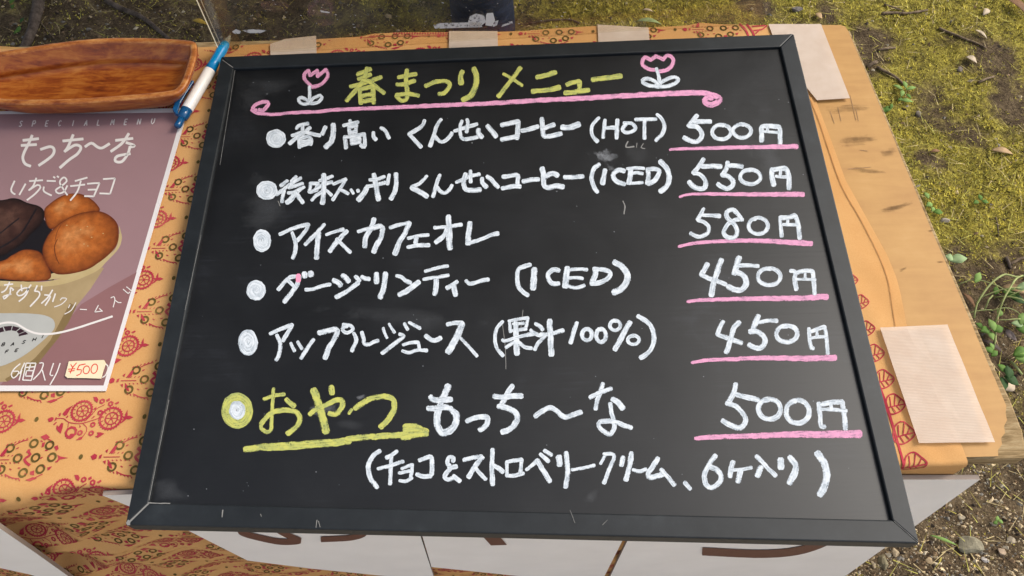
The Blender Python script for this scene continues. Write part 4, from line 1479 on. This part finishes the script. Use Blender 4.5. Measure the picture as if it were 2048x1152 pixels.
mossc = ramp(m, mixc(m, 0.55, mid, fin), [(0.34, (0.05, 0.04, 0.015)), (0.47, (0.20, 0.165, 0.035)), (0.58, (0.42, 0.35, 0.065)), (0.72, (0.66, 0.56, 0.13))])
n_, l_, b_ = nodes(m); sp = n_.new("ShaderNodeSeparateXYZ"); l_.new(v, sp.inputs[0])
def smooth(src, lo, hi, a, c):
    r = n_.new("ShaderNodeMapRange"); r.interpolation_type = 'SMOOTHSTEP'; r.inputs[1].default_value = lo; r.inputs[2].default_value = hi; r.inputs[3].default_value = a; r.inputs[4].default_value = c
    l_.new(src, r.inputs[0]); return r.outputs[0]
ma_ = n_.new("ShaderNodeAttribute"); ma_.attribute_name = "moss"
mk_ = smooth(math_(m, 'ADD', ma_.outputs["Fac"], math_(m, 'MULTIPLY', math_(m, 'SUBTRACT', mid, 0.5), 0.9)), 0.12, 0.62, 0.0, 1.0)
path = ramp(m, mixc(m, 0.5, mid, fin), [(0.35, (0.36, 0.30, 0.22)), (0.65, (0.62, 0.54, 0.42))])          # unseen pale ground added in front to bounce light on the signs
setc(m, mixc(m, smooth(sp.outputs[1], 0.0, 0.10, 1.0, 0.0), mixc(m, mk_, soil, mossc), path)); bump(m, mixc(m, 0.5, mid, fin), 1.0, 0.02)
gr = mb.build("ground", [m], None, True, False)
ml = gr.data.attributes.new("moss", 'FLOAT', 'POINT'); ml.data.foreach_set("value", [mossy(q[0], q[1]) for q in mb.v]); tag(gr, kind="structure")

NR = np.random.default_rng(3)
def scatter(n):
    pts = []
    while len(pts) < n:
        if NR.random() < 0.56: x, y = NR.uniform(-1.5, 1.5), NR.uniform(1.12, 1.85)
        else: x, y = NR.uniform(0.38, 1.45), NR.uniform(0.02, 1.15)
        pts.append((x, y))
    return pts
def cards(name, items, mats, label, cat):
    """many small triangles as one mesh: items are (three points, material slot)"""
    V = np.array([p for t, _ in items for p in t], dtype=np.float32).ravel(); n = len(items)
    me = bpy.data.meshes.new(name); me.vertices.add(3 * n); me.vertices.foreach_set("co", V)
    me.loops.add(3 * n); me.loops.foreach_set("vertex_index", np.arange(3 * n, dtype=np.int32))
    me.polygons.add(n); me.polygons.foreach_set("loop_start", np.arange(0, 3 * n, 3, dtype=np.int32)); me.polygons.foreach_set("loop_total", np.full(n, 3, dtype=np.int32))
    for q in mats: me.materials.append(q)
    me.polygons.foreach_set("material_index", np.array([k for _, k in items], dtype=np.int32)); me.update(); me.validate()
    o = bpy.data.objects.new(name, me); COL.objects.link(o); return tag(o, label, cat, kind="stuff")
def leafmat(name, c, tr=0.25):
    m = mat(name, c, 0.7, 0.25); b = nodes(m)[2]
    setc(m, ramp(m, nz(m, tex(m, "Object"), 60, 3), [(0.3, tuple(q * 0.7 for q in c)), (0.7, tuple(min(1, q * 1.2) for q in c))])); return m
MM = [leafmat('bright_moss', (0.78, 0.66, 0.11)), leafmat('olive_moss', (0.40, 0.34, 0.06)), leafmat('dark_moss', (0.065, 0.055, 0.018)), leafmat('dry_straw', (0.48, 0.38, 0.19)), leafmat('fresh_moss', (0.50, 0.47, 0.10))]
items = []
for x, y in scatter(125000):
    q = mossy(x, y)
    if NR.random() > q + 0.03: continue
    z = gz(x, y); h = NR.uniform(0.0025, 0.0075) * (0.6 + 0.6 * q); k = NR.choice(5, p=[0.36, 0.30, 0.14, 0.06, 0.14])
    for _ in range(3):
        a = NR.uniform(0, 6.283); b = NR.uniform(0.5, 1.3); wd = NR.uniform(0.0006, 0.0014); c_, s_ = math.cos(a), math.sin(a); dx, dy = NR.uniform(-.003, .003), NR.uniform(-.003, .003)
        r = h * b
        items.append((((x + dx - s_ * wd, y + dy + c_ * wd, z - .001), (x + dx + s_ * wd, y + dy - c_ * wd, z - .001), (x + dx + c_ * r, y + dy + s_ * r, z + h * NR.uniform(.5, 1.1))), int(k)))
for x, y in scatter(3200):                                     # stray dry blades and short grass
    z = gz(x, y); a = NR.uniform(0, 6.283); r = NR.uniform(0.012, 0.05); wd = 0.0007; c_, s_ = math.cos(a), math.sin(a)
    items.append((((x - s_ * wd, y + c_ * wd, z + .002), (x + s_ * wd, y - c_ * wd, z + .002), (x + c_ * r, y + s_ * r, z + NR.uniform(.004, .014))), int(NR.choice([3, 3, 4, 1]))))
cards("moss", items, MM, "short yellow-green moss and dry blades covering the ground behind and right of the table", "moss")

GM = [leafmat('tan_grit', (0.55, 0.43, 0.26)), leafmat('grey_grit', (0.20, 0.18, 0.15)), leafmat('brown_chip', (0.22, 0.145, 0.08)), leafmat('pale_chip', (0.50, 0.43, 0.31)), leafmat('dark_chip', (0.045, 0.032, 0.022))]
items = []
def chip(x, y, s, k):
    z = gz(x, y); a = NR.uniform(0, 6.283); P_ = []
    for i in range(4):
        q = a + i * 1.571 + NR.uniform(-.4, .4); r = s * NR.uniform(.5, 1.15); P_.append((x + math.cos(q) * r, y + math.sin(q) * r * .8, z + NR.uniform(-.25, .1) * s))
    top = (x + NR.uniform(-.3, .3) * s, y + NR.uniform(-.3, .3) * s, z + s * NR.uniform(.35, .8))
    for i in range(4): items.append(((P_[i], P_[(i + 1) % 4], top), k))
n = 0
while n < 15000:
    x, y = NR.uniform(0.40, 1.05), NR.uniform(0.04, 0.70)
    if NR.random() < max(0.06, 1.2 - (y - 0.10) * 2.6):
        chip(x, y, float(min(0.008, 0.0012 + NR.exponential(0.0013))), int(NR.choice(5, p=[.34, .18, .22, .12, .14]))); n += 1
for x, y in scatter(3600):
    chip(x, y, float(min(0.008, 0.0014 + NR.exponential(0.0020))), int(NR.choice(5, p=[.16, .2, .32, .07, .25])))
for _ in range(4200):
    x, y = NR.uniform(-1.5, 0.1), NR.uniform(1.1, 1.85); chip(x, y, float(min(0.012, 0.002 + NR.exponential(0.0022))), int(NR.choice(5, p=[.08, .22, .32, .04, .34])))
cards("gravel", items, GM, "loose grit, bark chips and leaf litter strewn over the soil", "gravel")

# ------------------------------------------------------------------ twigs, roots, stones, leaves and weeds lying on the ground
bark = mat('grey_brown_bark', (0.16, 0.115, 0.08), 0.9, 0.15); v = tex(bark, "Object", (30, 30, 30)); a = nz(bark, v, 3, 5, 0.7); setc(bark, ramp(bark, a, [(0.35, (0.07, 0.05, 0.035)), (0.65, (0.25, 0.185, 0.125))])); bump(bark, a, 0.5, 0.002)
dbark = mat('dark_root_bark', (0.07, 0.05, 0.04), 0.95, 0.1); a = nz(dbark, tex(dbark, "Object", (20, 20, 20)), 3, 6, 0.7); setc(dbark, ramp(dbark, a, [(0.35, (0.055, 0.042, 0.034)), (0.65, (0.16, 0.125, 0.10))])); bump(dbark, a, 0.8, 0.006)
def gat(x, y):
    p = at(x, y, 0.0); return Vector((p.x, p.y, gz(p.x, p.y)))
def mpp(x, y): return (gat(x, y) - CAM).dot(FW) / FPX
def twig(t, wpx, label, m=None, name="twig", cat="twig", lift=1.0, forks=()):
    mb = MB(); pts = P(t); k = mpp(*pts[0])
    for q, f in [(pts, 1.0)] + [(P(x), 0.7) for x in forks]:
        c = catmull(q, 8); path = []; rad = []
        for i, (x, y) in enumerate(c):
            r = wpx * 0.5 * k * f * (1 - 0.35 * i / len(c)) * (1 + 0.18 * noise.noise((x * .08, y * .08, 3)))
            p = gat(x, y); path.append(p + Vector((0, 0, r * 0.8 * lift + 0.001))); rad.append(r)
        mb.tube(path, rad, 8)
    o = mb.build(name, [m or bark], None, True); return tag(o, label, cat)
twig("1766,22 1790,21 1815,22 1840,17 1859,13", 6.5, "forked grey twig on the moss near the top edge, beyond the table's right corner", forks=("1772,1 1790,8 1810,17",))
twig("1738,128 1748,121 1757,117", 9, "short thick broken twig stub on the moss close to the table edge")
twig("1757,129 1780,143 1798,154 1812,165", 6, "dark brown twig pointing at the small green rosette weed")
twig("1881,51 1925,73 1950,83 1972,96", 5, "long thin dark twig on the moss at the upper right")
twig("1758,94 1778,91 1795,88", 5, "small pale twig lying level between two larger twigs")
twig("1958,163 1975,155 1990,150", 5.5, "short tan twig at the right edge beside a pale dead leaf")
twig("1058,42 1085,39 1120,35 1142,35 1160,41", 5, "dark twig seen through the acrylic screen right of the trouser leg", dbark)
twig("2014,512 2020,522 2024,534", 8, "dark upright twig stub at the right edge above the tangled weed stems", dbark)
twig("2024,526 2040,516 2062,508", 6, "grey splintered stick at the right edge above the tangled weed stems")
twig("1928,1080 1955,1125 1990,1180", 3, "thin straw-coloured stem on the gravel below the large stone", MM[3], lift=0.6)
twig("1996,430 1999,450 2001,468", 3, "thin dark stalk standing in the moss above the weeds", dbark)
twig("74,-20 71,0 66,30 58,60 46,85 36,104", 23, "thick bare brown root running down behind the wooden dish", dbark, "tree_root", "root", 0.5)
twig("205,-12 235,5 268,18 300,42 334,72", 12, "slanting grey root on the dark ground behind the dish's right half", dbark, "tree_root", "root", 0.5)
twig("75,35 90,55 103,68", 3, "thin pale rootlet beside the thick brown root", bark, "rootlet", "root", 0.6)
def stone(x, y, wpx, hpx, c, label, ang=0.0, hz=0.55, seed=1):
    k = mpp(x, y); p = gat(x, y); bm = bmesh.new(); bmesh.ops.create_icosphere(bm, subdivisions=4, radius=1)
    rr_ = random.Random(seed); cuts = [(Vector((rr_.gauss(0, 1), rr_.gauss(0, 1), rr_.gauss(0, 1) * .8)).normalized(), rr_.uniform(.55, .85)) for _ in range(11)]
    rx, ry, rz = wpx * k / 2, hpx * k / 2 * 1.12, min(wpx, hpx) * k * hz * .6
    ca, sa = math.cos(ang), math.sin(ang)
    for v in bm.verts:
        q = v.co.copy()
        for nrm, d in cuts:
            e = q.dot(nrm) - d
            if e > 0: q -= nrm * e * 0.92
        q *= 1 + 0.05 * noise.noise(q * 3 + Vector((seed, 0, 0)))
        X, Y = q.x * rx * 1.25, q.y * ry * 1.25
        v.co = Vector((p.x + X * ca - Y * sa, p.y + X * sa + Y * ca, p.z + q.z * rz * 1.2 + rz * 0.35))
    me = bpy.data.meshes.new("stone"); bm.to_mesh(me); bm.free()
    m = mat('stone_surface', c, 0.9, 0.2); a = nz(m, tex(m, "Object", (60, 60, 60)), 2, 6, 0.7); setc(m, ramp(m, a, [(0.35, tuple(q * .6 for q in c)), (0.65, tuple(min(1, q * 1.25) for q in c))])); bump(m, a, 0.5, 0.002)
    me.materials.append(m); o = bpy.data.objects.new("stone", me); COL.objects.link(o); return tag(o, label, "stone")
stone(1942, 1090, 44, 30, (0.24, 0.215, 0.15), "large flat grey-green stone on the gravel below the table's right corner", -0.25, .6, 4)
stone(1771, 1121, 17, 25, (0.21, 0.18, 0.11), "rounded greenish stone beside the edge of the large white sign sheet", 0.1, .6, 7)
stone(1793, 1104, 15, 15, (0.32, 0.25, 0.16), "tan pebble just below the board's lower right corner", 0.3, .6, 12)
stone(1860, 1121, 14, 11, (0.36, 0.27, 0.16), "small yellowish-tan pebble left of the large flat stone", 0.2, .6, 15)
stone(2007, 1103, 13, 15, (0.36, 0.27, 0.19), "pinkish-tan pebble right of the large flat stone", 0, .6, 18)
stone(1974, 1119, 15, 9, (0.55, 0.50, 0.46), "pale whitish pebble below the large flat stone", -0.5, .6, 23)
stone(2027, 1079, 14, 12, (0.30, 0.25, 0.18), "smooth brown pebble near the lower right edge", 0.2, .4, 29)
stone(1931, 1031, 12, 8, (0.33, 0.28, 0.2), "small tan pebble above the large flat stone", 0.2, .5, 31)
stone(1752, 1127, 9, 13, (0.30, 0.24, 0.16), "little pebble wedged beside the rounded greenish stone", 0.1, .6, 35)
stone(1598, 10, 20, 11, (0.17, 0.15, 0.14), "dark grey stone in the moss at the top edge", 0.1, .6, 41)
stone(1892, 436, 19, 11, (0.30, 0.26, 0.21), "brownish pebble in the moss right of the bare table edge", 0.1, .6, 44)
stone(1840, 222, 11, 11, (0.20, 0.17, 0.14), "small dark pebble below the green rosette weed", 0.1, .6, 47)
stone(1690, 44, 14, 8, (0.24, 0.19, 0.14), "brown pebble at the table's far right corner", 0.1, .5, 51)
stone(1925, 132, 13, 10, (0.17, 0.14, 0.12), "dark pebble in the moss at the upper right", 0.4, .5, 53)
stone(2030, 665, 14, 20, (0.24, 0.19, 0.17), "greyish stone in the soil among the weeds", 0.5, .4, 57)

def leaf_mesh(x, y, L, W, ang, m, name, parent=None, z=0.004, rise=0.0, curl=0.25, fold=0.15):
    """one leaf: centre pixel, length and width in pixels, direction of its tip in the picture (degrees, 0 right, 90 up)"""
    k = mpp(x, y); p = gat(x, y) + Vector((0, 0, z)); a = math.radians(ang)
    d = Vector((math.cos(a), math.sin(a) * 1.15, 0)); s = Vector((-math.sin(a), math.cos(a) * 1.15, 0)); rows = []
    for i in range(9):
        t = i / 8; wv = W * k * 0.5 * (math.sin(math.pi * min(1, t * 0.94 + 0.04)) ** 1.15) * (1.15 - 0.35 * t)
        c = p + d * ((t - 0.5) * L * k) + Vector((0, 0, rise * L * k * t - curl * L * k * (t - 0.4) ** 2))
        rows.append([c - s * wv + Vector((0, 0, wv * fold)), c, c + s * wv + Vector((0, 0, wv * fold))])
    mb = MB(); mb.grid(rows, 0); o = mb.build(name, [m], parent, True, False)
    sd = o.modifiers.new("thick", 'SOLIDIFY'); sd.thickness = 0.0006; return o
LG = [leafmat('light_leaf', (0.18, 0.29, 0.07)), leafmat('mid_leaf', (0.085, 0.17, 0.025)), leafmat('pale_leaf', (0.26, 0.36, 0.17)), leafmat('deep_leaf', (0.03, 0.075, 0.018))]
DL = [leafmat('brown_dead_leaf', (0.20, 0.105, 0.05)), leafmat('tan_dead_leaf', (0.42, 0.28, 0.15)), leafmat('pale_dead_leaf', (0.52, 0.42, 0.30)), leafmat('yellow_leaf', (0.42, 0.27, 0.04)), leafmat('dark_dead_leaf', (0.08, 0.055, 0.045))]
def dead(x, y, L, W, ang, m, label, z=0.006): tag(leaf_mesh(x, y, L, W, ang, m, "fallen_leaf", None, z, 0.05, 0.5, 0.4), label, "leaf")
dead(2036, 14, 52, 18, -55, DL[0], "big curled brown dead leaf at the top right corner", 0.012)
dead(2010, 297, 44, 13, -12, DL[1], "tan dead leaf on dark soil at the right edge")
dead(1975, 20, 24, 12, 40, DL[2], "pale dead leaf near the top edge beside bare twigs")
dead(1944, 118, 22, 13, -40, DL[2], "pale torn leaf on the dark soil at the upper right")
dead(1963, 68, 28, 7, -50, DL[2], "thin pale leaf sliver left of the dark soil patch")
dead(2030, 585, 58, 17, -18, DL[1], "orange-brown dead leaf lying under the weed leaves at the right edge", 0.02)
dead(1990, 688, 52, 10, -35, DL[4], "dark curled dead leaf below the tangled weed stems")
dead(1941, 600, 34, 9, -65, DL[0], "brown dead leaf strip beside the table edge under the stems")
dead(398, 39, 34, 10, -18, DL[3], "yellow fallen leaf half behind the acrylic screen's left edge")
dead(1641, 24, 16, 12, -50, DL[1], "small pinkish-tan leaf on the moss behind the table corner")
dead(1298, 46, 50, 10, -8, LG[2], "long green leaf seen behind the tape strip at the cloth's back edge", 0.012)
dead(1875, 296, 22, 7, 5, DL[0], "small dark leaf in the moss beside the table edge")
dead(1296, 20, 22, 6, -12, DL[2], "thin pale leaf behind the acrylic screen")
dead(2025, 772, 26, 16, 20, DL[2], "pale broken leaf on the soil at the lower right edge")
def weed(label, leaves, stems=(), name="weed_plant"):
    o = empty(name, gat(*leaves[0][:2])); tag(o, label, "plant")
    for (x, y, L, W, a, m, z) in leaves: leaf_mesh(x, y, L, W, a, LG[m], "leaf", o, z, 0.12, 0.35, 0.2)
    for t, wp_, zs in stems:
        k = mpp(*P(t)[0]); c = catmull(P(t), 8); n = len(c)
        mb = MB(); mb.tube([gat(x, y) + Vector((0, 0, zs * math.sin(math.pi * (0.1 + 0.8 * i / n)) + 0.003)) for i, (x, y) in enumerate(c)], wp_ * k / 2, 6); mb.build("stem", [stemm], o, True)
    return o
stemm = leafmat('pale_green_stem', (0.33, 0.37, 0.14))
weed("small bright green rosette weed in the moss near the table edge", [(1809, 170, 17, 9, 95, 0, .012), (1796, 174, 20, 8, 150, 0, .010), (1822, 177, 22, 8, 10, 0, .010), (1804, 187, 18, 9, 240, 0, .010), (1815, 199, 24, 9, -15, 0, .006), (1818, 191, 14, 7, -60, 1, .008), (1802, 196, 12, 7, 200, 1, .005)])
weed("low dark green sprout beside the plank, below the rosette weed", [(1778, 214, 22, 11, 20, 1, .004), (1770, 216, 16, 9, 160, 1, .004), (1784, 210, 14, 7, 60, 1, .006)])
weed("two pale green leaves poking out from under the table edge", [(1912, 524, 36, 19, 5, 2, .02), (1892, 522, 16, 15, 150, 2, .02)])
weed("small yellow-green seedling by the notched table edge", [(1853, 391, 14, 10, 110, 0, .01), (1858, 410, 16, 11, 200, 0, .01), (1877, 424, 18, 12, -10, 1, .008), (1866, 418, 12, 9, -120, 0, .008)])
weed("little three-leaved clover in the moss at the right", [(1962, 392, 13, 9, 90, 1, .01), (1954, 402, 13, 9, 200, 1, .01), (1972, 402, 13, 9, -20, 1, .01)])
weed("tangled weed with long pale arching stems at the right edge", [(2042, 545, 26, 16, 60, 0, .05), (1944, 566, 26, 13, 50, 0, .03), (2034, 590, 40, 18, 5, 2, .04), (2045, 566, 22, 18, -20, 2, .045), (2018, 594, 36, 22, 160, 1, .02), (1986, 586, 18, 12, 60, 1, .02), (2030, 604, 34, 16, -30, 3, .02)],
     (("1914,571 1940,568 1975,580 2005,592 2035,590", 2.2, .03), ("1944,640 1942,618 1960,588 1988,570 2010,572 2048,560", 4, .05), ("1955,600 1985,594 2015,592 2048,590", 2.5, .04), ("1985,598 2010,608 2035,618 2062,630", 2.6, .04), ("1968,622 1970,606 1980,596", 3.2, .02), ("1986,650 1987,620 1995,600 2010,578 2040,560", 3.6, .05), ("1996,606 2022,600 2048,594", 2.2, .045), ("1990,640 2010,644 2048,640", 2.4, .02), ("1980,622 2012,622 2040,630", 2.0, .02), ("1936,626 1960,624 1985,622", 1.6, .015)))
weed("bright green clover clump below the arching stems", [(1978, 654, 24, 16, 100, 0, .02), (1966, 664, 20, 15, 190, 1, .018), (1992, 662, 22, 16, 10, 1, .018), (1980, 672, 20, 13, -80, 0, .014), (1958, 652, 16, 11, 140, 1, .012), (1996, 628, 16, 12, 60, 0, .015)], (("1992,690 1990,668 1985,655", 4, .01),))
weed("green weed leaves at the right edge beside the greyish stone", [(2040, 640, 26, 17, 60, 0, .02), (2032, 650, 24, 15, 170, 2, .018), (2046, 660, 26, 18, -20, 1, .016), (2036, 708, 34, 20, 20, 1, .02), (2044, 722, 34, 22, -10, 0, .02)], (("2026,720 2036,736 2046,748", 5, .006),))
weed("dark green clover beside the table's ragged corner", [(2006, 752, 26, 18, 80, 3, .03), (2014, 768, 28, 19, -40, 3, .03), (1998, 774, 30, 18, -110, 3, .028), (1994, 744, 20, 14, 130, 1, .03)], (("1988,752 2000,758 2008,760", 2, .02),))
weed("small seedling between the clover clump and the table edge", [(1978, 700, 20, 12, 160, 1, .012), (1990, 706, 18, 11, 30, 1, .012), (1984, 692, 14, 9, 100, 0, .012)])
weed("fresh green weed in the upper left corner behind the dish", [(30, 9, 14, 10, 60, 1, .03), (20, 2, 16, 10, 140, 0, .03), (36, 2, 14, 9, 30, 0, .03), (26, 14, 12, 8, -80, 1, .02)])
weed("dark green seedling beside the thick brown root", [(38, 58, 14, 9, 100, 1, .015), (33, 64, 12, 8, 230, 1, .015), (44, 40, 12, 7, 70, 3, .015)])
weed("pale grass blade on the gravel left of the large flat stone", [(1890, 1079, 52, 6, -22, 0, .006)], (), "grass_blade")
weed("tiny green seedling on the gravel near the right edge", [(1998, 1036, 12, 8, 60, 0, .008), (2004, 1042, 10, 7, -30, 0, .008), (1994, 1044, 10, 7, 190, 1, .008)])

# ------------------------------------------------------------------ the person standing behind the table
hem_c = at(968, 60, 0.055); k = (hem_c - CAM).dot(FW) / FPX; RL = 59 * k
f1 = Vector((hem_c.x, hem_c.y, 0)); dirh = Vector((f1.x, f1.y, 0)).normalized(); f2 = f1 + dirh * 0.21
person = empty("person", f1); tag(person, "person in dark navy trousers standing behind the acrylic screen, one leg in view", "person")
def skin(name, V, E, R_, m, parent, root=0, lev=2):
    me = bpy.data.meshes.new(name); me.from_pydata([tuple(Vector(p) - person.location) for p in V], E, []); me.materials.append(m)
    o = bpy.data.objects.new(name, me); COL.objects.link(o); o.parent = parent
    s = o.modifiers.new("skin", 'SKIN'); s.use_smooth_shade = True
    for i, r in enumerate(R_): me.skin_vertices[0].data[i].radius = (r, r) if not isinstance(r, tuple) else r; me.skin_vertices[0].data[i].use_root = (i == root)
    sb = o.modifiers.new("sub", 'SUBSURF'); sb.levels = lev; sb.render_levels = lev; return o
hc = (f1 + f2) / 2; XA = Vector((1, 0, 0))
nav = mat('navy_denim', (0.010, 0.016, 0.045), 0.85, 0.2); a = nz(nav, tex(nav, "Object", (9, 9, 26)), 3, 5, 0.65); setc(nav, ramp(nav, a, [(0.35, (0.007, 0.013, 0.038)), (0.7, (0.018, 0.030, 0.078))])); bump(nav, a, 0.5, 0.02)
skinm = mat('skin', (0.45, 0.27, 0.18), 0.55); shirt = mat('dark_grey_shirt', (0.05, 0.05, 0.055), 0.9); hair = mat('black_hair', (0.01, 0.009, 0.008), 0.5); shoe = mat('black_shoe', (0.015, 0.014, 0.014), 0.5)
# body: one continuous skinned figure facing the stall's left side, arms hanging
h_ = lambda p, z, dx=0.0, dy=0.0: Vector((p.x + dx, p.y + dy, z))
V = [h_(hc, .93)]; E = []; R_ = [.105]
def add(p, par, r): V.append(p); E.append((par, len(V) - 1)); R_.append(r); return len(V) - 1
ch = add(h_(hc, 1.15), 0, .12); sh = add(h_(hc, 1.38), ch, .115); nk = add(h_(hc, 1.47), sh, .055); hd = add(h_(hc, 1.56, 0, -.02), nk, .085); tp = add(h_(hc, 1.66, 0, -.01), hd, .075)
add(h_(hc, 1.565, 0, -.115), hd, .014)
for sgn, f in ((-1, f1), (1, f2)):
    hp_ = add(h_(hc, .86) + XA * (0.085 * sgn), 0, .085); kn = add(h_(f, .48), hp_, .06); an = add(h_(f, .09), kn, .042); add(h_(f, .04, 0, -.12), an, .035)
    s1 = add(h_(hc, 1.36) + XA * (0.18 * sgn), sh, .055); el = add(h_(hc, 1.08, 0, .01) + XA * (0.22 * sgn), s1, .042); wr = add(h_(hc, .84, 0, -.03) + XA * (0.23 * sgn), el, .03)
    pa = add(h_(hc, .76, 0, -.04) + XA * (0.23 * sgn), wr, .032)
    for q, (ox, ln) in enumerate(((-.028, .075), (-.010, .085), (.008, .08), (.026, .065))):
        k1 = add(V[pa] + Vector((0, ox, -.045)), pa, .010); add(V[k1] + Vector((0, -.006, -ln * .6)), k1, .008)
    k1 = add(V[pa] + Vector((0, -.045, .01)), pa, .011); add(V[k1] + Vector((0, -.012, -.04)), k1, .009)
body = skin("body", V, E, R_, skinm, person)
def leg_rows(f, sgn):
    rows = []; top = h_(hc, .90) + XA * (0.085 * sgn)
    for i in range(26):
        t = i / 25; z = .055 + t * .86; c = Vector((f.x, f.y, z)).lerp(Vector((top.x, top.y, z)), t ** 1.5)
        r = RL * (1.0 + 0.02 * math.sin(z * 30) + 0.28 * t ** 2); row = []
        for j in range(24):
            a = 2 * math.pi * j / 24; w_ = 1 + 0.035 * noise.noise((math.cos(a) * 2, math.sin(a) * 2, z * 11 + sgn)); row.append(c + Vector((math.cos(a) * r * w_, math.sin(a) * r * 1.05 * w_, 0)))
        rows.append(row)
    return rows
for sgn, f in ((-1, f1), (1, f2)):
    mb = MB(); mb.grid(leg_rows(f, sgn), 0, True); o = mb.build("trouser_leg", [nav], person, True); sd = o.modifiers.new("thick", 'SOLIDIFY'); sd.thickness = 0.003
    mb = MB(); rows = []
    for t, w2, zt in ((-.16, .02, .03), (-.13, .042, .05), (-.06, .05, .07), (.02, .045, .09), (.08, .042, .085), (.10, .03, .05)):
        rows.append([Vector((f.x + math.cos(q) * w2, f.y + t, max(0.0, zt * .5 + math.sin(q) * zt * .5))) for q in [2 * math.pi * j / 14 for j in range(14)]])
    mb.grid(rows, 0, True); mb.face(rows[0]); mb.face(rows[-1][::-1]); mb.build("shoe", [shoe], person, True)
skin("shirt", [h_(hc, .90), h_(hc, 1.15), h_(hc, 1.39)] + [h_(hc, 1.37) + XA * (0.19 * s) for s in (-1, 1)] + [h_(hc, 1.20, 0, .005) + XA * (0.215 * s) for s in (-1, 1)], [(0, 1), (1, 2), (2, 3), (2, 4), (3, 5), (4, 6)], [.13, .14, .115, .072, .072, .062, .062], shirt, person)
mb = MB(); rows = [[h_(hc, 1.575 + .125 * math.sin(e), 0, .018) + Vector((math.cos(q) * .105 * math.cos(e), math.sin(q) * .10 * math.cos(e), 0)) for q in [2 * math.pi * j / 20 for j in range(20)]] for e in (0.15, .4, .7, 1.0, 1.3, 1.5)]
mb.grid(rows, 0, True); mb.face(rows[-1]); mb.build("hair", [hair], body, True)
for dy in (-.033, .033):
    mb = MB(); rows = [[h_(hc, 1.58 + .010 * math.sin(e), 0, -.098 - .002 * math.cos(e)) + XA * dy + Vector((math.cos(q) * .010 * math.cos(e), math.sin(q) * .010 * math.cos(e), 0)) for q in [2 * math.pi * j / 10 for j in range(10)]] for e in (-1.4, -.7, 0, .7, 1.4)]
    mb.grid(rows, 0, True); mb.build("eye", [hair], body, True)
mb = MB(); mb.tube([h_(hc, 1.515, 0, -.10) - XA * .022, h_(hc, 1.513, 0, -.108), h_(hc, 1.515, 0, -.10) + XA * .022], .005, 6); mb.build("mouth", [mat('lips', (0.35, 0.12, 0.10), 0.5)], body, True)
for s in (-1, 1):
    mb = MB(); mb.tube([h_(hc, 1.59) + XA * (.088 * s), h_(hc, 1.565, 0, .008) + XA * (.098 * s), h_(hc, 1.535) + XA * (.088 * s)], .012, 8); mb.build("ear", [skinm], body, True)

# ------------------------------------------------------------------ the shade sail added above the view, shaped to darken board and left ground
blocker = empty("shade_blocker", (-1.0, 2.5, 2.25)); tag(blocker, "dark green shade sail added out of view above the table to darken the board and the left ground", "shade sail")
fab = mat('dark_green_blocker', (0.035, 0.045, 0.035), 0.9, 0.1)
edge_pts = [(0.45, 0.9), (2.2, 2.3), (2.2, 4.5), (-3.5, 4.5), (-3.5, 0.9)]
mb = MB(); slab(mb, [Vector((x, y, 2.25 + 0.04 * (y - 0.9))) for x, y in edge_pts], 0.004); mb.build("blocker_cloth", [fab], blocker)
for x, y in edge_pts:
    mb = MB(); d_ = Vector((x + 0.6, y - 2.6, 0)).normalized(); p0 = Vector((x, y, 2.25 + 0.04 * (y - 0.9))); mb.tube([p0, p0 + d_ * 3 + Vector((0, 0, 1.2))], 0.004, 6); mb.build("blocker_rope", [MM[3]], blocker)
